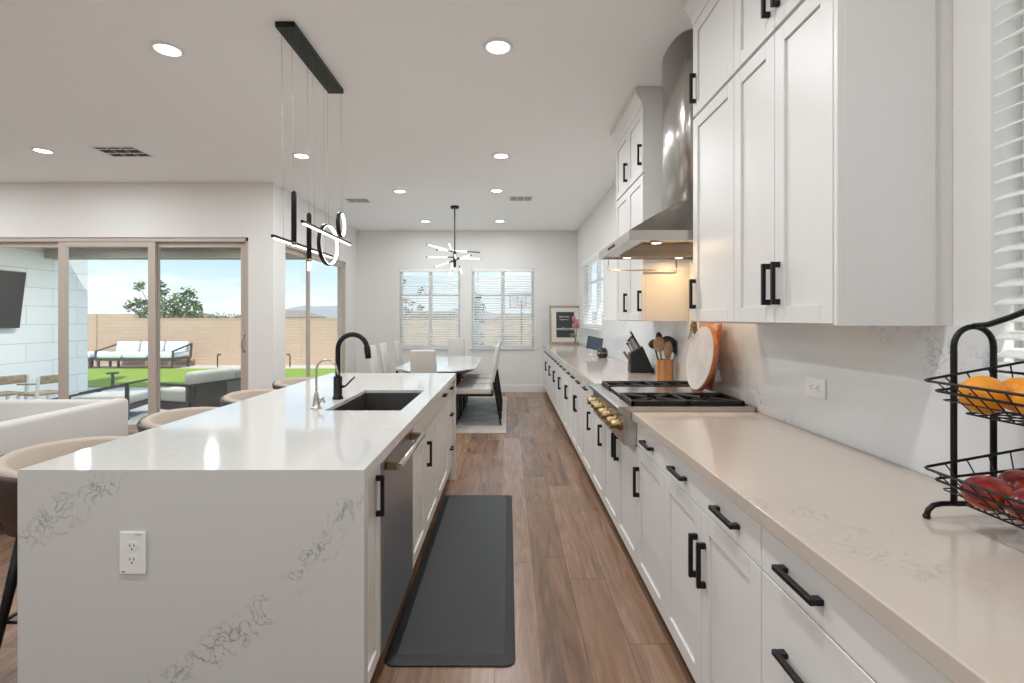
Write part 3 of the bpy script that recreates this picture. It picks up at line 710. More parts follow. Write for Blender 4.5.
# ------------------------------------------------------------------ ceiling lights and vents
def downlight(x, y, label, first=[None]):
    if first[0] is None:
        t = thing('recessed_light', (x, y, CEIL), label, 'ceiling light', 'round recessed ceiling lights')
        b = MB(); n = 32; prof = [(.066, -.001), (.070, -.011), (.084, -.013), (.092, -.008), (.094, -.0006)]
        vs = []; fs = []
        for r, h in prof:
            for j in range(n): q = 2*PI*j/n; vs.append((x+r*math.cos(q), y+r*math.sin(q), CEIL+h))
        for i in range(len(prof)-1):
            for j in range(n): fs.append((i*n+j, i*n+(j+1) % n, (i+1)*n+(j+1) % n, (i+1)*n+j))
        b.add(vs, fs, True).build('trim_ring', m_trim, t)
        MB().lathe((x, y, CEIL-.006), [(.065, 0), (.065, .0055)], 32).build('lens', m_canled, t)
        ld = bpy.data.lights.new('downlight', 'AREA'); ld.shape = 'DISK'; ld.size = .12; ld.energy = LAMP_W; ld.color = (.935, .97, 1)
        lo_ = bpy.data.objects.new('downlight', ld); COL.objects.link(lo_); lo_.parent = t; lo_.location = (0, 0, -.016)
        first[0] = t; return t
    c = dup(first[0], (x, y, CEIL), label)
    if y > 6:
        for ch in c.children:
            if ch.type == 'LIGHT': ch.data = ch.data.copy(); ch.data.energy = LAMP_W*(.5 if y > 8 else .75)
    return c
for x, y, l in ((-.063, 2.96, 'round recessed light in the ceiling above the kitchen aisle, the nearest and largest'),
                (-2.08, 2.99, 'recessed light at upper left of the pendant canopy, large'),
                (-4.56, 4.80, 'recessed light farthest left, left of the living room air vent'),
                (-2.09, 4.95, 'recessed light seen behind the wires of the pendant'),
                (-.075, 4.95, 'second recessed light along the aisle, level with the far wall cabinet'),
                (-1.40, 6.33, 'recessed light left and nearer than the dining chandelier canopy'),
                (-.155, 6.30, 'third recessed light along the aisle, left of the rectangular far vent'),
                (-1.41, 8.30, 'recessed light at the far wall just left of the chandelier rod'),
                (-.145, 8.28, 'recessed light nearest the far wall, right of the chandelier rod'),
                (-.063, .9, 'added unseen recessed light above the camera end of the aisle'),  # from here down: unseen lamps added to brighten the room
                (-2.08, .9, 'added unseen recessed light over the near end of the bar stools'),
                (-4.5, 2.4, 'added unseen recessed light over the ivory sofa'), (-6.4, 4.8, 'added unseen recessed light at the far left of the living room'),
                (-6.4, 2.4, 'added unseen recessed light deep in the living room'), (-4.5, -.5, 'added unseen recessed light at the back of the living room'),
                (-2.08, -1.4, 'added unseen recessed light behind the camera, left'), (-.063, -1.4, 'added unseen recessed light behind the camera, right')):
    downlight(x, y, l)
def vent(x, y, w, d, label):
    t = thing('air_vent', (x, y, CEIL), label, 'vent', 'white ceiling air vents')
    MB().box(x-w/2, x+w/2, y-d/2, y+d/2, CEIL-.006, CEIL-.0005).build('vent_plate', m_trim, t, bevel=.002)
    n = 3; dk = MB()
    for k in range(n):
        a0 = x-w/2+.025+k*(w-.05)/n+.006; a1 = x-w/2+.025+(k+1)*(w-.05)/n-.006
        dk.box(a0, a1, y-d/2+.025, y+d/2-.025, CEIL-.0075, CEIL-.006)
        for j in range(2):
            yy = y-d/2+.055+j*(d-.07)/2
            MB().add([(a0, yy, CEIL-.008), (a1, yy, CEIL-.008), (a1, yy+.010, CEIL-.0125), (a0, yy+.010, CEIL-.0125), (a0, yy+.002, CEIL-.008), (a1, yy+.002, CEIL-.008), (a1, yy+.012, CEIL-.0125), (a0, yy+.012, CEIL-.0125)], [(0, 1, 2, 3), (4, 7, 6, 5), (0, 3, 7, 4), (1, 5, 6, 2), (3, 2, 6, 7), (0, 4, 5, 1)]).build('louvre', m_trim, t)
    dk.build('vent_opening_shade', m_duct, t)  # dark sheets on the plate paint the shade inside the openings
for k, (x, y) in enumerate(((-4.6, 7.6), (-6.6, 7.6))):
    c = copy_tree([o for o in COL.objects if o.name == 'recessed_light'][0]); c.location = (x, y, 2.62)
    c['label'] = ('recessed light under the patio roof near the outdoor sofa', 'recessed light under the patio roof near the outdoor television')[k]; c['group'] = 'patio recessed lights'
    for ch in c.children:
        if ch.type == 'LIGHT': ch.data = ch.data.copy(); ch.data.energy = 45
vent(-3.80, 4.83, .44, .30, 'white ceiling air vent above the living room, left of the pendant')
vent(-2.10, 6.84, .34, .22, 'white ceiling air vent left of the dining area, seen beside the pendant rings')
vent(.17, 6.73, .34, .22, 'rectangular ceiling air vent between aisle lights and right wall')

# ------------------------------------------------------------------ island pendant
t = thing('pendant_light', (-1.22, 3.1, CEIL), 'black linear pendant with tubes, bars and glowing rings over the island', 'pendant light')
MB().box(-1.292, -1.184, 2.71, 3.52, CEIL-.032, CEIL-.0005).build('canopy', m_black, t, bevel=.002)
zt = CEIL-.032
for y in (2.93, 3.28): MB().lathe((-1.245, y, zt), [(.007, 0), (.006, -.005)], 10).build('canopy_screw', m_slot, t)
def wires(lst):
    for x, y, z in lst: MB().tube([(x-.012, y, zt), (x, y, z)], .0008, 6).build('wire', m_steel, t)
def ledbar(x, y0, y1, z):
    b = MB().box(x-.009, x+.009, y0, y1, z-.006, z+.008).build('light_bar', m_black, t)
    MB().box(x-.007, x+.007, y0+.02, y1-.01, z-.013, z-.0062).build('led_strip', m_led, b)
ledbar(-1.262, 2.62, 3.50, 1.832); ledbar(-1.175, 2.79, 3.64, 1.943)
def vtube(x, y, z0, z1, gl):
    b = MB().lathe((x, y, 0), [(.010, z1+.012), (.0145, z1), (.0145, z0)][::-1], 20).build('light_tube', m_black, t)
    MB().lathe((x, y, 0), [(.0125, z0-.0002), (.0125, z0-.018)][::-1], 20).build('brass_collar', m_brass, b)
    if gl: MB().lathe((x, y, 0), [(.010, z0-.019), (.010, z0-gl)][::-1], 20).build('glass_tip', m_tube, b)
vtube(-1.20, 2.74, 1.82, 2.09, .026); vtube(-1.215, 2.985, 1.755, 2.02, .075)
def ring(c, R, yaw):
    n = 48; wd = .013
    def band(r0, r1, w, nm, m, par):
        b = MB(); vs = []; fs = []
        for k in range(n):
            a = 2*PI*k/n
            for r, s in ((r0, -w), (r1, -w), (r1, w), (r0, w)):
                p = Vector((s, r*math.cos(a), r*math.sin(a))); p = Matrix.Rotation(yaw, 3, 'Z') @ p; vs.append(p+Vector(c))
            for j in range(4): q = (k+1) % n; fs.append((k*4+j, k*4+(j+1) % 4, q*4+(j+1) % 4, q*4+j))
        return b.add(vs, fs, True).build(nm, m, par)
    b = band(R-.006, R, wd, 'light_ring', m_black, t); band(R-.013, R-.0062, wd*.8, 'led_strip', m_led, b)
ring((-1.215, 3.31, 1.886), .140, -.10); ring((-1.17, 3.43, 2.045), .088, .06)
wires([(-1.262, 2.75, 1.840), (-1.262, 3.38, 1.840), (-1.175, 2.97, 1.951), (-1.175, 3.48, 1.951), (-1.20, 2.74, 2.102), (-1.215, 2.985, 2.032), (-1.215, 3.31, 2.026), (-1.17, 3.43, 2.133)])
ld = bpy.data.lights.new('pendant_glow', 'POINT'); ld.energy = 3; ld.shadow_soft_size = .05; ld.color = (1, .93, .84)
# (the strips themselves are the lamps; no extra light is placed)
bpy.data.lights.remove(ld)

# ------------------------------------------------------------------ dining chandelier
cx, cy = -.79, 7.2
t = thing('chandelier', (cx, cy, CEIL), 'dark chandelier of crossed white light tubes above the dining table', 'chandelier')
MB().lathe((cx, cy, CEIL), [(.062, -.0005), (.062, -.028), (.058, -.034)], 24).build('canopy', m_black, t)
MB().tube([(cx, cy, CEIL-.03), (cx, cy, 2.15)], .010, 12).build('rod', m_dgrey, t)
MB().lathe((cx, cy, 0), [(.018, 2.14), (.022, 2.16), (.022, 2.36), (.014, 2.38)], 16).build('hub', m_black, t)
arms = [(-.40, -.10, 2.46, .02, .05, 2.36), (-.30, .25, 2.43, .38, -.2, 2.33), (.38, .18, 2.28, 0, -.06, 2.27), (-.38, -.22, 2.26, 0, .03, 2.29),
        (-.34, .30, 2.17, 0, 0, 2.24), (.27, -.35, 2.27, .02, 0, 2.25), (-.09, .02, 2.50, -.04, 0, 2.36), (-.03, -.04, 2.09, -.04, -.03, 2.24), (.03, -.3, 2.30, .02, 0, 2.24), (.10, .1, 2.04, .06, .05, 2.17)]
for dx, dy, z, ex, ey, ez in arms:
    p = Vector((cx+dx, cy+dy, z)); q = Vector((cx+ex, cy+ey, ez)); d = (q-p)
    a = MB().tube([p, p+d*.04], .012, 10).tube([p+d*.72, q], .009, 8).build('arm', m_dgrey, t)
    MB().tube([p+d*.045, p+d*.715], .011, 10).build('light_tube', m_tube, a)

# ------------------------------------------------------------------ dining set
TX, TY = -.93, 7.05
tb = thing('dining_table', (TX, TY, 0), 'large white-topped dining table with clipped corners and dark wooden pedestal', 'table')
def clip(hx, hy, c, ce, z): return [(TX+x, TY+y, z) for x, y in ((hx, hy-c), (hx-ce, hy-.02), (hx-ce*1.8, hy), (-hx+ce*1.8, hy), (-hx+ce, hy-.02), (-hx, hy-c), (-hx, -hy+c), (-hx+ce, -hy+.02), (-hx+ce*1.8, -hy), (hx-ce*1.8, -hy), (hx-ce, -hy+.02), (hx, -hy+c))]
MB().prism(clip(.51, 1.16, .36, .24, .742), (0, 0, .018)).build('tabletop', m_tabtop, tb, bevel=.003)
A = clip(.505, 1.155, .36, .24, .7415); B = clip(.42, 1.05, .34, .22, .69); n = len(A)
MB().add(A+B, [list(range(n)), [n+i for i in range(n)][::-1]]+[(i, n+i, n+(i+1) % n, (i+1) % n) for i in range(n)]).build('apron', m_walnut, tb)
MB().prism([(TX-.26, TY-.55, .014), (TX+.26, TY-.55, .014), (TX+.26, TY+.55, .014), (TX-.26, TY+.55, .014)], (0, 0, .05)).build('pedestal_base', m_walnut, tb, bevel=.01)
for s in (-1, 1):
    MB().beam((TX, TY+s*.25, .064), (TX, TY+s*.45, .69), .34, .09, (0, 1, 0), .46, .12).build('pedestal', m_walnut, tb, bevel=.008)
def dining_chair():
    t = thing('dining_chair', (0, 0, 0), 'x', 'chair', 'white upholstered dining chairs around the table')
    b = MB().bbox(-.20, .20, -.22, .25, .405, .49, .022, 3)
    b.build('seat', m_fab, t)
    b = MB().bbox(-.16, .16, -.025, .025, 0, .575, .02, 3)
    for v in b.v: v.x *= 1-.12*v.z/.6; v.y -= .0
    b.xf(Matrix.Translation((0, -.215, .455)) @ Matrix.Rotation(math.radians(9), 4, 'X'))
    b.build('backrest', m_fab, t)
    for sx in (-1, 1):
        MB().beam((sx*.175, .215, .404), (sx*.18, .225, .014), .032, .032, (0, 1, 0), .022, .022).build('leg', m_black, t)
        MB().beam((sx*.172, -.255, .56), (sx*.18, -.34, .014), .030, .034, (0, 1, 0), .022, .022).build('leg', m_black, t)
    MB().box(-.16, .16, -.24, -.22, .38, .404).box(-.16, .16, .20, .22, .38, .404).box(-.185, -.165, -.24, .22, .38, .404).box(.165, .185, -.24, .22, .38, .404).build('seat_frame', m_black, t)
    return t
ch0 = dining_chair(); first = True
for x, y, rz, lab in ((-.44, 6.44, PI/2, 'nearest of the three white dining chairs on the table right side'),
                      (-.44, 7.02, PI/2, 'middle white dining chair on the right side of the table'),
                      (-.44, 7.66, PI/2, 'farthest white dining chair on the right side of the table'),
                      (-1.48, 6.36, -PI/2, 'nearest of the white dining chairs on the table left side'),
                      (-1.48, 6.93, -PI/2, 'middle white dining chair on the left side of the table'),
                      (-1.47, 7.76, -PI/2, 'farthest white dining chair on the left side, by the window'),
                      (-.955, 5.78, 0, 'white dining chair at the near head of the table, back to camera'),
                      (-.92, 8.34, PI, 'white dining chair at the far head of the table, below the windows')):
    if first: c = ch0; c.location = (x, y, .0135); c['label'] = lab; first = False
    else: c = dup(ch0, (x, y, .0135), lab)
    c.rotation_euler.z = rz
t = thing('area_rug', (-1.0, 7.3, 0), 'grey striated rug with wide beige border under the dining table', 'rug')
MB().box(-2.0, -.03, 5.90, 8.62, .001, .012).build('rug_border', m_rugb, t, bevel=.003)
MB().box(-1.80, -.10, 6.32, 8.45, .0121, .0132).build('rug_field', m_rug, t)

# ------------------------------------------------------------------ bar stools
def bar_stool():
    t = thing('bar_stool', (0, 0, 0), 'x', 'stool', 'taupe barrel-back bar stools along the island')
    # local: faces +X
    MB().lathe((0, 0, 0), [(.17, .585), (.205, .60), (.215, .635), (.205, .665), (.16, .675)], 32).build('seat', m_beige, t)
    def shell(r, th, z0, nm, m, ztop):
        b = MB(); n = 30; vs = []; fs = []
        for k in range(n+1):
            a = PI*.42+(PI*1.16)*k/n; u = abs(k/n-.5)*2
            h = ztop-.03*u**2.2
            for rr_, zz, sc in ((r, z0, .82), (r, z0+.12, .93), (r, h-.015, 1.03), (r-th*.5, h, 1.03), (r-th, h-.015, 1.03), (r-th, z0+.12, .93), (r-th, z0, .82)):
                vs.append((rr_*sc*math.cos(a)*1.0, rr_*sc*1.05*math.sin(a), zz))
        q = 7
        for k in range(n):
            for j in range(q): fs.append((k*q+j, k*q+(j+1) % q, (k+1)*q+(j+1) % q, (k+1)*q+j))
        fs.append(tuple(range(q))); fs.append(tuple(n*q+j for j in range(q))[::-1])
        return b.add(vs, fs, True).build(nm, m, t)
    shell(.282, .014, .575, 'back_shell', m_brown, .838)
    shell(.267, .05, .585, 'back_pad', m_beige, .850)
    MB().lathe((0, 0, 0), [(.16, .545), (.185, .56), (.185, .584)], 28).build('seat_base', m_brown, t)
    for sx in (-1, 1):
        for sy in (-1, 1):
            MB().tube([(sx*.13, sy*.13, .55), (sx*.20, sy*.20, .0)], [.021, .012], 12).build('leg', m_black, t)
    z = .22; e = .172
    MB().tube([(e, e, z), (-e, e, z), (-e, -e, z), (e, -e, z)], .008, 8, closed=True).build('footrest', m_black, t)
    return t
st = bar_stool(); first = True
for y, x, lab in ((2.06, -1.78, 'taupe bar stool nearest the camera, cut by the left edge'), (2.82, -1.77, 'second taupe bar stool from the camera, along the island'),
               (3.58, -1.77, 'third taupe bar stool, in front of the living room slider handle'), (4.34, -1.77, 'farthest bar stool, by the corner of the dining slider')):
    if first: st.location = (x, y, 0); st['label'] = lab; first = False
    else: dup(st, (x, y, 0), lab)

# ------------------------------------------------------------------ sofa
t = thing('sofa', (-3.7, 3.0, 0), 'ivory fabric sofa seen from behind, beside the bar stools', 'sofa')
X1, X0, y0, y1 = -3.18, -4.22, 1.7, 4.12
MB().bbox(X0, X1, y0, y1, .12, .42, .03, 3).build('sofa_base', m_sofa, t)
MB().bbox(X1-.12, X1, y0, y1, .30, .725, .035, 4).build('backrest', m_sofa, t)
for a, bb in ((y0, y0+.12), (y1-.12, y1)): MB().bbox(X0+.02, X1-.1, a, bb, .30, .715, .035, 4).build('armrest', m_sofa, t)
for k in range(2):
    a = y0+.13+k*1.08; MB().bbox(X0-.01, X1-.13, a, a+1.07, .42, .50, .03, 3).build('seat_cushion', m_fabw, t)
for x in (X0+.08, X1-.08):
    for y in (y0+.08, y1-.08): MB().tube([(x, y, .13), (x, y, 0)], [.02, .014], 10).build('leg', m_black, t)

# ------------------------------------------------------------------ things on the right counter
# utensil crock
ux, uy = 1.185, 3.72
t = thing('utensil_crock', (ux, uy, .914), 'octagonal honey-wood utensil crock beyond the rangetop', 'utensil holder')
n = 8; vs = []; prof = [(.064, 0), (.066, .003), (.066, .165), (.056, .165), (.056, .02)]
b = MB()
for r, h in prof:
    for j in range(n): q = 2*PI*(j+.5)/n; vs.append((ux+r*math.cos(q), uy+r*math.sin(q), .914+h))
fs = [(i*n+j, i*n+(j+1) % n, (i+1)*n+(j+1) % n, (i+1)*n+j) for i in range(4) for j in range(n)]+[tuple(range(n))[::-1], tuple(4*n+j for j in range(n))]
b.add(vs, fs).build('crock_body', m_wood, t)
def utensil(name, dx, dy, top, hm, hd, label, head):
    p0 = Vector((ux+dx*.25, uy+dy*.25, .937)); p1 = Vector((ux+dx, uy+dy, top)); d = (p1-p0).normalized()
    t = thing(name, p0, label, 'utensil', 'utensils in the wooden crock')
    MB().tube([p0, p1], [.006, .007], 8).build('handle', hm, t)
    ax = Vector((0, 1, 0)); ax = (ax-d*ax.dot(d)).normalized(); R = Matrix((ax.cross(d), ax, d)).transposed(); c = p1+d*(head[2]*.9)
    MB().ell(c, [h*1.3 for h in head], R, 14).build('head', hd, t)
utensil('wooden_spoon', -.045, -.03, 1.155, m_spoon, m_spoon, 'pale wooden spoon with round bowl at the left of the crock', (.035, .012, .045))
utensil('wooden_spoon', .01, -.035, 1.11, m_spoon, m_spoon, 'shorter wooden spoon in the middle of the crock', (.026, .012, .05))
utensil('ladle', .02, .0, 1.17, m_blackp, m_blackp, 'large black ladle at the centre of the crock', (.045, .018, .04))
utensil('spatula', -.07, .01, 1.17, m_brown, m_brown, 'dark brown turner leaning left in the crock', (.035, .008, .028))
utensil('serving_spoon', -.03, .03, 1.21, m_blackp, m_blackp, 'small black spoon standing highest in the crock', (.02, .01, .035))
utensil('slotted_spatula', .085, -.01, 1.13, m_steel, m_blackp, 'black spatula with steel neck leaning right in the crock', (.024, .008, .055))
utensil('whisk', .055, .02, 1.14, m_steel, m_nickel, 'steel whisk beside the black spatula in the crock', (.02, .02, .045))
# knife block
kx, ky = 1.165, 4.32
t = thing('knife_block', (kx, ky, .914), 'slanted black knife block on the far counter left of the crock', 'knife block')
MB().prism([(kx-.10, ky-.05, .915), (kx+.105, ky-.05, .915), (kx+.105, ky-.05, .93), (kx+.005, ky-.05, 1.145), (kx-.10, ky-.05, 1.085)], (0, .10, 0)).build('block_body', m_blackp, t, bevel=.003)
nrm = Vector((-.5, 0, .87)).normalized(); al = Vector((.87, 0, .5)).normalized(); c0 = Vector((kx-.0475, ky, 1.116))
kn = 0
for i, (u, v, L, m, lab) in enumerate(((-.04, -.03, .07, m_steel, 'steel-handled knife in the lowest left slot of the block'), (-.018, -.03, .085, m_steel, 'steel-handled knife in the second slot of the block'),
                         (.0, -.03, .09, m_steel, 'steel-handled knife in the third slot of the block'), (.02, -.03, .095, m_steel, 'steel-handled knife in the fourth slot of the block'),
                         (.04, -.01, .125, m_blackp, 'longest knife with black handle at the top of the block'))):
    p = c0+al*u+Vector((0, v, 0))+nrm*.002
    kt = thing('kitchen_knife', p, lab, 'knife', 'knives in the black block')
    L *= 1.25
    MB().beam(p, p+nrm*L, .015, .022, (0, 1, 0)).build('handle', m, kt, bevel=.003)
    MB().beam(p+nrm*(L-.012), p+nrm*(L+.003), .017, .024, (0, 1, 0)).build('handle_cap', m_blackp if m is m_steel else m_steel, kt)
kp = c0+al*-.05+Vector((0, -.052, -.04))
t = thing('kitchen_scissors', (kx-.11, ky-.02, 1.06), 'grey handled shears tucked at the lower side of the knife block', 'scissors')
MB().beam((kx-.103, ky-.02, 1.02), (kx-.155, ky-.02, 1.10), .022, .014, (0, 1, 0)).build('handle', m_nickel, t, bevel=.004)
# smart display and speaker
t = thing('tablet_stand', (1.13, 6.3, .914), 'small tablet tilted on a stand on the counter below the window', 'tablet')
Rt = Matrix.Translation((1.10, 6.25, 1.07)) @ Matrix.Rotation(math.radians(-22), 4, 'X') @ Matrix.Rotation(math.radians(12), 4, 'Y')
MB().bbox(-.10, .10, -.006, .006, -.085, .085, .004, 2).xf(Rt).build('tablet', m_blackp, t)
MB().box(-.09, .09, -.0075, -.0062, -.075, .075).xf(Rt).build('screen', m_screen, t)
MB().beam((1.10, 6.27, 1.05), (1.10, 6.33, .925), .05, .012, (0, 1, 0)).box(1.05, 1.15, 6.24, 6.38, .915, .925).build('stand', m_plate, t)
t = thing('smart_speaker', (1.135, 5.92, .914), 'round black speaker beside the tilted tablet', 'speaker')
MB().lathe((1.135, 5.92, .915), [(.048, 0), (.062, .02), (.066, .06), (.055, .10), (.03, .118)], 24).build('speaker_body', m_blackp, t)
MB().tube([(1.135+.066*math.cos(a), 5.92+.066*math.sin(a), .975) for a in [2*PI*k/24 for k in range(24)]], .003, 6, closed=True).build('light_band', m_nickel, t)
# framed sign
t = thing('framed_sign', (1.03, 8.9, .914), 'framed black chalkboard sign reading welcome, leaning on the far wall', 'sign')
FW, FH = .58, .70
Rf = Matrix.Translation((1.035, 8.93, .915+FH/2+.006)) @ Matrix.Rotation(math.radians(-9), 4, 'X')
f = MB(); e = .035
f.box(-FW/2, -FW/2+e, -.012, .012, -FH/2, FH/2).box(FW/2-e, FW/2, -.012, .012, -FH/2, FH/2).box(-FW/2+e, FW/2-e, -.012, .012, -FH/2, -FH/2+e).box(-FW/2+e, FW/2-e, -.012, .012, FH/2-e, FH/2)
f.xf(Rf).build('frame', m_goldwood, t, bevel=.002)
MB().box(-FW/2+e, FW/2-e, -.002, .006, -FH/2+e, FH/2-e).xf(Rf).build('mat_board', m_matb, t)
bd = MB().box(-.165, .165, -.0035, -.0022, -.235, .235).xf(Rf).build('chalkboard', m_chalk, t)
TXR = Matrix.Rotation(PI/2, 4, 'X')
text_mb('welcome', .088, .0008, .25).xf(Rf @ Matrix.Translation((0, -.0045, -.10)) @ TXR).build('lettering', m_chalkw, bd)
text_mb('hello there', .042, .0008).xf(Rf @ Matrix.Translation((-.02, -.0045, .135)) @ TXR).build('lettering', m_chalkw, bd)
text_mb('come on in', .036, .0008).xf(Rf @ Matrix.Translation((-.02, -.0045, .085)) @ TXR).build('lettering', m_chalkw, bd)
# vase
vx, vy = 1.17, 8.55
t = thing('flower_vase', (vx, vy, .914), 'small clear vase of pink-red flowers in front of the framed sign', 'vase')
MB().lathe((vx, vy, .915), [(.03, 0), (.036, .02), (.038, .08), (.024, .12), (.028, .135)], 20).build('vase_body', m_clear, t)
for k in range(5):
    a = k*1.3; px, py = vx+.035*math.cos(a), vy+.03*math.sin(a); z = 1.22+.06*(k % 3)
    s = MB().tube([(vx, vy, .93), (vx+.3*(px-vx), vy, 1.06), (px, py, z)], .003, 6).build('stem', m_leafd, t)
    MB().ell((px, py, z+.04), (.035, .035, .055), None, 10).build('blossom', m_pink, t)
lf = MB()
for k in range(16): lf.quadleaf((vx-.02+random.gauss(0, .03), vy-.02, 1.07+random.random()*.05), .08, .02)
lf.build('leaves', M('pale green leaves', (.30, .38, .16), .6), t)
# boards leaning behind the rangetop
bc = Vector((1.125, 2.88, .9635+.195)); tilt = math.radians(10)
Rb = Matrix.Translation(bc) @ Matrix.Rotation(tilt, 4, 'Y')
t = thing('round_board', (bc.x, bc.y, .963), 'round white-faced serving board with reddish rim and bow, leaning over the rangetop', 'serving board')
MB().lathe((0, 0, 0), [(.19, -.002), (.195, .003), (.195, .018), (.19, .022)], 56, 'X').xf(Rb).build('board_rim', m_boardred, t)
MB().lathe((0, 0, 0), [(.186, -.006), (.186, -.0022)], 56, 'X').xf(Rb).build('board_face', m_boardw, t)
MB().beam((-.004, .12, .145), (-.004, .175, .215), .035, .016, (1, 0, 0)).xf(Rb).build('board_handle', m_ribbon, t, bevel=.003)
bw = MB()
for k in range(6):
    a = k*PI/3; bw.ell((-.02, .15+.022*math.cos(a), .185+.022*math.sin(a)), (.008, .018, .008), Matrix.Rotation(a, 3, 'X'), 8)
bw.ell((-.026, .15, .185), (.009, .011, .011), None, 8).beam((-.02, .15, .18), (-.024, .17, .10), .012, .003, (1, 0, 0)).beam((-.02, .15, .18), (-.024, .125, .11), .012, .003, (1, 0, 0))
bw.xf(Rb).build('bow', m_brass, t)
t = thing('wooden_board', (1.2, 2.80, .963), 'reddish-brown rectangular cutting board standing behind the round board', 'cutting board')
Rc = Matrix.Translation((1.155+.04, 2.80, .9635+.205)) @ Matrix.Rotation(math.radians(8), 4, 'Y')
MB().bbox(0, .018, .03, .34, -.200, .20, .008, 2).xf(Rc).build('board_slab', m_boardred, t)
MB().bbox(-.003, 0, .05, .32, -.19, .19, .0012, 1).xf(Rc).build('board_inlay', m_wood, t)

# ------------------------------------------------------------------ wire fruit rack
t = thing('fruit_rack', (1.11, 1.0, .914), 'two-tier black wire fruit rack on the near right counter', 'fruit rack')
rk0, rk1 = 1.165, .78
def arch(y):
    b = MB(); xa, xb, r = 1.065, 1.16, .0475
    pts = [(1.0, y, .921), (1.004, y, .934), (1.016, y, .945), (1.035, y, .949), (xa-.002, y, .949)]
    b.tube(pts, .0062, 10)
    b.tube([(1.225, y, .921), (1.221, y, .934), (1.209, y, .945), (1.19, y, .949), (xb, y, .949)], .0062, 10)
    b.tube([(xa, y, .945)]+[(xa, y, 1.0), (xa, y, 1.2), (xa, y, 1.325)]+[((xa+xb)/2-r*math.cos(a), y, 1.325+r*math.sin(a)) for a in [PI*k/12 for k in range(1, 12)]]+[(xb, y, 1.325), (xb, y, 1.2), (xb, y, .945)], .0068, 10)
    b.tube([(xa, y, .949), (xb, y, .949)], .0062, 10)
    b.lathe((1.0, y, .9145), [(.007, 0), (.0085, .004), (.007, .010)], 12).lathe((1.225, y, .9145), [(.007, 0), (.0085, .004), (.007, .010)], 12)
    b.build('side_frame', m_black, t)
arch(rk0+.007); arch(rk1-.007)
ym = (rk0+rk1)/2
MB().tube([(1.1125, rk0+.007, 1.374), (1.1125, rk0-.03, 1.378), (1.1125, rk0-.08, 1.395), (1.1125, ym+.05, 1.42), (1.1125, ym, 1.425), (1.1125, ym-.05, 1.42), (1.1125, rk1+.08, 1.395), (1.1125, rk1+.03, 1.378), (1.1125, rk1-.007, 1.374)], .0068, 10).build('handle', m_black, t)
def basket(zf):
    """rim low at the front (x=.98), high at the back (x=1.24)"""
    b = MB(); xf, xb2 = .985, 1.245; ya, yb_ = rk0+.0, rk1
    rim = lambda x: zf+.047*(x-xf)/(xb2-xf)
    R1 = [(xf, ya, rim(xf)), (xb2, ya, rim(xb2)), (xb2, yb_, rim(xb2)), (xf, yb_, rim(xf))]
    def rounded(P, r=.012):
        out = []; k = len(P)
        for i in range(k):
            p = Vector(P[i]); a = (Vector(P[i-1])-p).normalized(); c = (Vector(P[(i+1) % k])-p).normalized()
            out += [p+a*r, p+(a+c)*r*.3, p+c*r]
        return out
    b.tube(rounded(R1), .0032, 8, closed=True)
    i1 = .012; dz = .022
    R2 = [(xf+i1, ya-i1*1.3, rim(xf)-dz), (xb2-i1, ya-i1*1.3, rim(xb2)-dz*2), (xb2-i1, yb_+i1*1.3, rim(xb2)-dz*2), (xf+i1, yb_+i1*1.3, rim(xf)-dz)]
    b.tube(rounded(R2), .0032, 8, closed=True)
    i2 = .05; zb = zf-.068
    R3 = [(xf+i2, ya-i2, zb), (xb2-i2, ya-i2, zb), (xb2-i2, yb_+i2, zb), (xf+i2, yb_+i2, zb)]
    b.tube(rounded(R3), .0022, 6, closed=True)
    R4 = [(xf+i2*.45, ya-i2*.45, zf-.042), (xb2-i2*.45, ya-i2*.45, zf-.042), (xb2-i2*.45, yb_+i2*.45, zf-.042), (xf+i2*.45, yb_+i2*.45, zf-.042)]
    b.tube(rounded(R4), .0016, 6, closed=True)
    o = b.build('basket', m_black, t)
    w = MB()
    for k in range(1, 10):
        u = k/10; ys = ya+(yb_-ya)*u; yi = (ya-i2)+(yb_-ya+2*i2)*u
        w.tube([(xf, ys, rim(xf)), (xf+i2, yi, zb), (xb2-i2, yi, zb), (xb2, ys, rim(xb2))], .0016, 6)
    for k in range(1, 5):
        u = k/5; xs = xf+(xb2-xf)*u; xi = xf+i2+(xb2-xf-2*i2)*u
        w.tube([(xs, ya, rim(xs)), (xi, ya-i2, zb), (xi, yb_+i2, zb), (xs, yb_, rim(xs))], .0016, 6)
    w.build('basket_wires', m_black, o)
basket(1.245); basket(1.038)
def fruit(name, c, r, rot, m, lab, cat, grp):
    t = thing(name, c, lab, cat, grp); Rr = Matrix.Rotation(rot[2], 3, 'Z') @ Matrix.Rotation(rot[1], 3, 'Y') @ Matrix.Rotation(rot[0], 3, 'X')
    MB().ell(c, r, Rr, 28).build('peel', m, t)
    p = Vector(c)+Rr @ Vector((-r[0]*.99, 0, 0)); q = Vector(c)+Rr @ Vector((-r[0]*1.05, 0, .0))
    MB().tube([p, q], .0025, 6).build('stem_end', m_bark, t)
zb1, zb2 = 1.245-.066, 1.038-.066
fruit('orange', (1.052, 1.085, zb1+.044), (.045, .042, .042), (0, .1, .3), m_orange, 'orange at the left end of the upper wire basket', 'fruit', 'oranges in the upper basket')
fruit('orange', (1.145, 1.095, zb1+.041), (.041, .040, .040), (0, 0, 1), m_orange, 'orange at the back of the upper wire basket, partly hidden', 'fruit', 'oranges in the upper basket')
fruit('orange', (1.085, .992, zb1+.044), (.047, .046, .043), (0, 0, 2), m_orange, 'orange at the right picture edge in the upper wire basket', 'fruit', 'oranges in the upper basket')
fruit('orange', (1.172, .97, zb1+.040), (.040, .040, .039), (0, 0, 0), m_orange, 'orange in the upper wire basket just outside the picture edge', 'fruit', 'oranges in the upper basket')
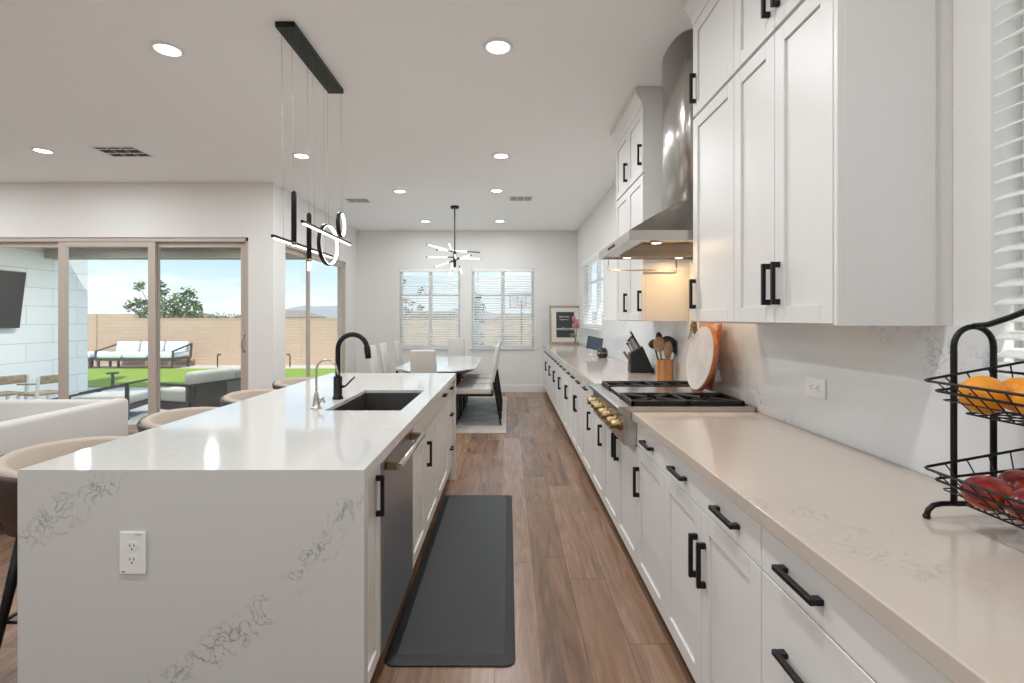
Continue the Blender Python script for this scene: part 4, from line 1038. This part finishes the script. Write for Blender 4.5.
fruit('mango', (1.048, 1.072, zb2+.038), (.054, .041, .037), (.1, .1, .35), m_mango, 'red mango at the left end of the lower wire basket', 'fruit', 'red mangoes in the lower basket')
fruit('mango', (1.15, 1.10, zb2+.040), (.048, .040, .038), (0, -.1, .9), m_mango, 'red mango with yellow blush at the back of the lower basket', 'fruit', 'red mangoes in the lower basket')
fruit('mango', (1.065, .985, zb2+.039), (.055, .042, .038), (0, .05, .1), m_mango, 'dark red mango at the right edge of the lower wire basket', 'fruit', 'red mangoes in the lower basket')

# ------------------------------------------------------------------ outdoors
ZG = -.05
MB().box(-40, 30, -30, YB-.16, ZG-.1, ZG-.02).box(XR+.16, 30, YB-.16, YF+.16, ZG-.1, ZG-.02).box(-40, XLL-.16, YB-.16, YL+.16, ZG-.1, ZG-.02).box(-40, 30, YF+.16, 15.2, ZG-.1, ZG-.02).box(-40, XL-.16, YL+.16, YF+.16, ZG-.1, ZG-.02).build('ground', m_gravel, kind='structure')
MB().box(-9.4, XL-.16, YL+.155, 10.05, ZG-.02, -.03).build('patio_floor', m_conc, kind='structure')
MB().box(-16, 1.5, 10.25, 13.9, ZG-.02, ZG+.012).build('lawn', m_lawn, kind='stuff')
MB().box(-600, 600, 15.4, 1500, -.5, -.25).build('desert_ground', m_ground, kind='structure')
b = MB().box(-11.65, 14, 15.2, 15.4, -.3, 1.36).box(-11.65, 14, 15.19, 15.41, 1.36, 1.39).box(-8.70, -8.68, 15.193, 15.2, -.3, 1.36)
b.build('wall_garden', m_fence, kind='structure')
MB().box(-30, -11.65, 15.2, 15.4, -.3, 1.52).box(-13.3, -12.75, 15.14, 15.2, -.3, 1.52).build('wall_garden_high', m_fence, kind='structure')
MB().box(-8.5, -8.2, YL+.155, 9.55, -.03, 3.3).build('wall_patio', m_block, kind='structure')
MB().box(-8.19, XL-.16, 8.64, 8.9, 2.45, 2.75).box(-8.19, XL-.16, YL+.151, 8.64, 2.62, 2.75).build('patio_roof', m_stucco, kind='structure')
# hills and distant roofs
b = MB(); n = 90; top = []; 
for k in range(n+1):
    x = -420+k*9.5; h = 5.2+2.6*math.sin(k*.23)+1.7*math.sin(k*.61+1)+.8*math.sin(k*1.7)
    if 45 < k < 56: h += 2.2
    top.append((x, 300+15*math.sin(k*.3), h))
vs = [(x, y-60, -1) for x, y, z in top]+[(x, y, z) for x, y, z in top]+[(x, y+80, -1) for x, y, z in top]
m = n+1; b.add(vs, [(i, i+1, m+i+1, m+i) for i in range(n)]+[(m+i, m+i+1, 2*m+i+1, 2*m+i) for i in range(n)], True).build('hills', m_hill, kind='structure')
m_roof = M('tile roof', (.30, .24, .20), .9); m_house = M('house stucco', (.50, .43, .35), .9)
for i, (x, y, w, lab) in enumerate(((-44, 95, 14, 'distant tan house with hipped roof seen through the dining slider, left'), (-24, 100, 9, 'distant tan house with hipped roof seen through the dining slider, right'),
                      (-20, 128, 14, 'distant tan house seen through the left far window'), (4, 150, 15, 'distant tan house seen through the right far window'), (-92, 140, 18, 'distant low house beyond the high part of the garden wall'))):
    t = thing('house', (x, y, -.6), lab, 'house', 'distant houses beyond the garden wall')
    MB().box(x-w/2, x+w/2, y-4, y+4, -.6, 1.55).build('house_wall', m_house, t)
    MB().add([(x-w/2-.6, y-4.6, 1.56), (x+w/2+.6, y-4.6, 1.56), (x+w/2+.6, y+4.6, 1.56), (x-w/2-.6, y+4.6, 1.56), (x-w/4, y, 2.95), (x+w/4, y, 2.95)], [(0, 1, 5, 4), (1, 2, 5), (2, 3, 4, 5), (3, 0, 4), (0, 3, 2, 1)]).build('roof', m_roof, t)
# trees
def tree(x, y, z0, clusters, lab, name='leafy_tree', ml=None, ls=.16, per=90, stem_r=.08):
    t = thing(name, (x, y, z0), lab, 'tree', None)
    tr = MB(); lf = MB(); mid = Vector((x, y, z0+(clusters[0][2]-z0)*.5))
    tr.tube([(x, y, z0), mid], [stem_r, stem_r*.8], 8)
    for cx, cy, cz, r in clusters:
        tr.tube([mid, (mid.x*.4+cx*.6, mid.y*.4+cy*.6, mid.z*.5+cz*.5), (cx, cy, cz)], [stem_r*.6, stem_r*.4, stem_r*.15], 6)
        for k in range(int(per*(r/.5)**1.3)):
            d = Vector((random.gauss(0, 1), random.gauss(0, 1), random.gauss(0, .7))); d = d.normalized()*r*random.random()**.45
            lf.quadleaf(Vector((cx, cy, cz))+d, ls*random.uniform(.7, 1.3), ls*.42)
    tr.build('trunk', m_bark, t); lf.build('foliage', ml or m_leaf, t)
def XA(px, Y): return (px-508.5)*Y/490
def ZA(py, Y): return H+(318-py)*Y/490
cl = [(XA(a, yy), yy, ZA(bb, yy), r) for yy, (a, bb, r) in zip([21+random.uniform(-.8, .8) for _ in range(30)], ((165, 305, .6), (188, 293, .34), (192, 303, .34), (180, 300, .36), (173, 312, .42), (185, 312, .42), (198, 308, .24), (160, 284, .22), (164, 291, .2), (140, 286, .24), (132, 306, .3), (142, 303, .3), (150, 311, .42), (155, 296, .24), (140, 315, .3), (196, 316, .3)))]
tree(XA(166, 21), 21, -.3, cl, 'leafy green tree rising behind the garden wall, seen through the living room slider', per=200, ls=.17, stem_r=.05)
for i, (px, py, Y, r, lab) in enumerate(((208, 317, 24, .30, 'low bush just right of the tree behind the garden wall'), (219, 315, 26, .42, 'second low bush behind the garden wall, farther right'),
                                         (234, 317, 28, .42, 'bush behind the garden wall next to the slider jamb'))):
    x, z = XA(px, Y), ZA(py+3, Y)
    tree(x, Y, -.3, [(x, Y, z, r), (x+r, Y, z-.1, r*.8), (x-r, Y+.2, z-.1, r*.8)], lab, 'garden_bush', per=110, ls=.15, stem_r=.04)
Y = 11.3
cl = [(XA(a, Y), Y, ZA(bb, Y), r) for a, bb, r in ((404, 282, .09), (422, 290.5, .12), (403, 301, .10), (407, 300, .08), (411, 303, .08), (420, 307.5, .10), (408, 311, .11))]
tree(XA(394, Y), Y, -.037, cl, 'young sapling with small dark leaf clusters outside the left far window', 'sapling', m_leafd, .09, 190, .015)
for px, py, lab in ((424, 314.5, 'low shrub crown over the garden wall behind the left far window'), (453, 313.8, 'flat green shrub crown over the wall, right half of left far window')):
    x = XA(px, 19); tree(x, 19, -.3, [(x-.25, 19, ZA(py+2, 19), .2), (x+.05, 19, ZA(py+1, 19), .22), (x+.4, 19, ZA(py+2, 19), .2)], lab, 'garden_bush', per=110, ls=.12, stem_r=.03)
# garden tower by the right far window
Y = 10.6; x0 = XA(478, Y)
t = thing('garden_tower', (x0, Y, ZG), 'tall narrow white planting tower with dark plants outside the right far window', 'planter')
MB().lathe((x0, Y, 0), [(.16, -.037), (.16, -.02), (.10, .0), (.095, 1.75), (.03, 1.80)], 20).build('column', m_trim, t)
MB().tube([(x0, Y, 1.79), (x0, Y, 2.6)], .004, 6).build('hanging_wire', m_black, t)
lf = MB()
for z in (1.86, 1.62, 1.50, 1.34, 1.05, .80, .58, .40, .22):
    for k in range(46):
        a = random.random()*2*PI; r = random.uniform(.09, .17); lf.quadleaf((x0+r*math.cos(a)*(1 if z < 1.8 else .4), Y+r*math.sin(a)*(1 if z < 1.8 else .4), z+random.gauss(0, .035)), .08, .03)
lf.build('foliage', m_leafd, t)
# basketball hoop
Y = 14.3; hx = XA(521.5, Y)
t = thing('basketball_hoop', (hx, Y, ZG), 'small basketball hoop with red-outlined clear backboard before the garden wall', 'basketball hoop')
MB().tube([(hx, Y, ZG), (hx, Y, ZA(300, Y))], .022, 10).build('pole', m_black, t)
MB().box(hx-.3, hx+.3, Y-.3, Y+.3, ZG-.02, ZG+.1).build('base', m_black, t, bevel=.03)
z1, z0 = ZA(293, Y), ZA(308.5, Y); w = .35
MB().box(hx-w, hx+w, Y-.045, Y-.035, z0, z1).build('backboard', m_clear, t)
b = MB()
def rectf(x0, x1, z0, z1, e): 
    b.box(x0, x1, Y-.052, Y-.046, z0, z0+e).box(x0, x1, Y-.052, Y-.046, z1-e, z1).box(x0, x0+e, Y-.052, Y-.046, z0, z1).box(x1-e, x1, Y-.052, Y-.046, z0, z1)
rectf(hx-w, hx+w, z0, z1, .028); rectf(hx-.135, hx+.135, ZA(306, Y), ZA(296, Y), .024)
b.build('backboard_lines', m_red, t)
MB().tube([(hx+.12*math.cos(a), Y-.19+.12*math.sin(a), z0+.06) for a in [2*PI*k/20 for k in range(20)]], .01, 6, closed=True).build('rim', m_red, t)
nb = MB()
for k in range(10):
    a = 2*PI*k/10; nb.tube([(hx+.12*math.cos(a), Y-.19+.12*math.sin(a), z0+.06), (hx+.07*math.cos(a+.4), Y-.19+.07*math.sin(a+.4), z0-.10)], .003, 4)
nb.build('net', m_trim, t)
# television on the block wall
t = thing('outdoor_television', (-8.15, 7.5, 1.2), 'black flat television tilted on the white block patio wall', 'television')
Rv = Matrix.Translation((-8.06, 7.29, 1.69)) @ Matrix.Rotation(math.radians(7), 4, 'Y')
MB().bbox(-.03, .02, -.83, .83, -.465, .465, .006, 2).xf(Rv).build('housing', m_blackp, t)
MB().box(.0205, .022, -.815, .815, -.45, .45).xf(Rv).build('screen', m_tv, t)
MB().box(-8.19, -8.09, 7.14, 7.44, 1.55, 1.80).build('wall_bracket', m_black, t)
# patio chairs
def patio_chair():
    t = thing('patio_chair', (0, 0, 0), 'x', 'chair', 'small weathered wooden patio chairs by the block wall')
    MB().bbox(-.19, .19, -.18, .19, .335, .365, .008, 2).build('seat', m_teak, t)
    MB().bbox(-.175, .175, -.235, -.21, .50, .62, .01, 2).build('backrest', m_teak, t)
    for s in (-1, 1):
        MB().beam((s*.185, -.165, 0), (s*.185, -.235, .615), .028, .034, (0, 1, 0)).build('leg', m_plate, t)
        MB().beam((s*.185, .20, 0), (s*.185, .16, .35), .028, .034, (0, 1, 0)).build('leg', m_plate, t)
        MB().beam((s*.185, -.22, .51), (s*.185, .17, .49), .028, .02).build('armrest', m_teak, t)
    return t
pc = patio_chair(); pc.location = (XA(42, 7.0), 7.0, -.03); pc.rotation_euler.z = math.radians(75); pc['label'] = 'weathered wooden patio chair closer to the slider stile'
dup(pc, (XA(0, 6.9), 6.9, -.03), 'weathered wooden patio chair at the left picture edge below the television', math.radians(75))
t = thing('patio_table', (-7.75, 6.95, -.03), 'low grey patio table at the left edge beside the wooden chairs', 'table')
MB().bbox(-8.15, -7.5, 6.5, 7.3, .46, .50, .01, 2).build('tabletop', m_cush, t)
for x in (-8.08, -7.57):
    for y in (6.57, 7.23): MB().box(x-.02, x+.02, y-.02, y+.02, -.03, .46).build('leg', m_dgrey, t)
# near outdoor sofa (rotated)
ang = math.atan2(.95, .32)
t = thing('outdoor_sofa', (-4.38, 6.8, -.03), 'dark framed outdoor sofa with grey cushions just outside the living room slider', 'sofa')
t2 = Matrix.Translation((-4.38, 6.8, -.03)) @ Matrix.Rotation(ang, 4, 'Z')   # local +X along the sofa, +Y towards its front (left)
MB().box(0, 1.55, 0, .78, .12, .22).box(0, 1.55, 0, .05, .22, .50).xf(t2).build('frame', m_dgrey, t)
for k in range(3): MB().box(.03+k*.51, .48+k*.51, -.012, -.001, .16, .47).xf(t2).build('back_panel', m_dgrey2 if k % 2 else m_dgrey, t)
for x in (.0, 1.50):
    for y in (.0, .73): MB().box(x, x+.05, y, y+.05, 0, .12).xf(t2).build('leg', m_dgrey, t)
for k in range(2):
    a = .03+k*.75; MB().bbox(a, a+.74, .10, .77, .22, .40, .04, 3).xf(t2).build('seat_cushion', m_cush, t)
    MB().bbox(a, a+.74, .04, .24, .40, .66, .07, 4).xf(t2).build('back_cushion', m_cush, t)
MB().bbox(-.02, .0, .05, .12, .0, .48, .006, 1).bbox(-.02, .0, .66, .73, .0, .48, .006, 1).bbox(-.02, .01, .0, .78, .46, .50, .006, 1).xf(t2).build('armrest', m_dgrey, t)
# lounge chair left of it
t = thing('lounge_chair', (-5.72, 7.15, -.03), 'low outdoor lounge chair with slanting dark arm rail left of the outdoor sofa', 'chair')
q = Matrix.Translation((-5.72, 7.1, -.03)) @ Matrix.Rotation(math.radians(12), 4, 'Z')
MB().box(-.35, .35, -.32, .36, .13, .19).xf(q).build('frame', m_dgrey, t)
for sy in (-1, 1):
    MB().beam((-.62, sy*.35, .30), (.36, sy*.35, .50), .04, .03).beam((.34, sy*.35, .50), (.34, sy*.35, 0), .04, .04, (0, 1, 0)).beam((-.36, sy*.35, .34), (-.40, sy*.35, 0), .04, .04, (0, 1, 0)).xf(q).build('arm_rail', m_dgrey, t)
MB().bbox(-.33, .33, -.32, .32, .19, .33, .04, 3).xf(q).build('seat_cushion', m_cush, t)
# far bench set
def cushbench(x0, x1, Y, lab, back, grp):
    t = thing('garden_bench' if back else 'ottoman', ((x0+x1)/2, Y, ZG), lab, 'bench' if back else 'ottoman', grp)
    MB().box(x0, x1, Y-.40, Y+.40, .17, .24).build('frame', m_dgrey, t)
    n = 3 if back else 1; w = (x1-x0)/n
    for k in range(n): MB().bbox(x0+k*w+.02, x0+(k+1)*w-.02, Y-.42, Y+.36, .24, .40, .05, 3).build('seat_cushion', m_cushw, t)
    for x in (x0+.05, x1-.05):
        for y in (Y-.36, Y+.36): MB().beam((x, y, .20), (x, y, ZG-.018), .05, .05, (0, 1, 0)).build('leg', m_dgrey, t)
    if back:
        for k in range(n):
            b = MB().bbox(x0+k*w+.03, x0+(k+1)*w-.03, -.07, .07, 0, .32, .05, 3); b.xf(Matrix.Translation((0, Y+.30, .38)) @ Matrix.Rotation(math.radians(-14), 4, 'X')); b.build('back_cushion', m_cushw, t)
        for x in (x0, x1):
            MB().beam((x, Y+.44, .62), (x, Y-.40, .44), .05, .035).beam((x, Y-.39, .46), (x, Y-.39, .2), .04, .05, (0, 1, 0)).beam((x, Y+.44, .64), (x, Y+.38, .2), .04, .05, (0, 1, 0)).build('armrest', m_dgrey, t)
cushbench(XA(107, 14.35), XA(182, 14.35), 14.35, 'long white-cushioned outdoor bench against the garden wall', True, None)
cushbench(XA(80, 14.35), XA(102, 14.35), 14.35, 'white-cushioned outdoor ottoman left of the long garden bench', False, None)
# path light and spigot
Y = 10.12; x = XA(112.5, Y)
t = thing('path_light', (x, Y, ZG), 'short dark T-shaped path light at the edge of the lawn', 'path light')
MB().box(x-.02, x+.02, Y-.02, Y+.02, ZG-.02, .24).build('post', m_dgrey, t)
MB().lathe((x, Y, .2405), [(.10, 0), (.11, .012), (.10, .03)], 20).build('cap', m_dgrey, t)
Y = 14.6; x = XA(217.5, Y)
t = thing('garden_spigot', (x, Y, ZG), 'thin black bent standpipe by the garden wall right of the bench', 'standpipe')
MB().tube([(x, Y, ZG-.02), (x, Y, .26), (x+.02, Y, .30), (x+.08, Y, .31), (x+.10, Y, .28)], .018, 8).build('pipe', m_black, t)
MB().lathe((x+.02, Y, .315), [(.03, 0), (.03, .012)], 12).build('valve', m_black, t)
Y = 14.6; x = XA(290, Y)
t = thing('garden_spigot', (x, Y, ZG), 'thin black bent standpipe seen through the dining slider', 'standpipe')
MB().tube([(x, Y, ZG-.02), (x, Y, .26), (x-.02, Y, .30), (x-.08, Y, .31), (x-.10, Y, .28)], .018, 8).build('pipe', m_black, t)
MB().lathe((x-.02, Y, .315), [(.03, 0), (.03, .012)], 12).build('valve', m_black, t)
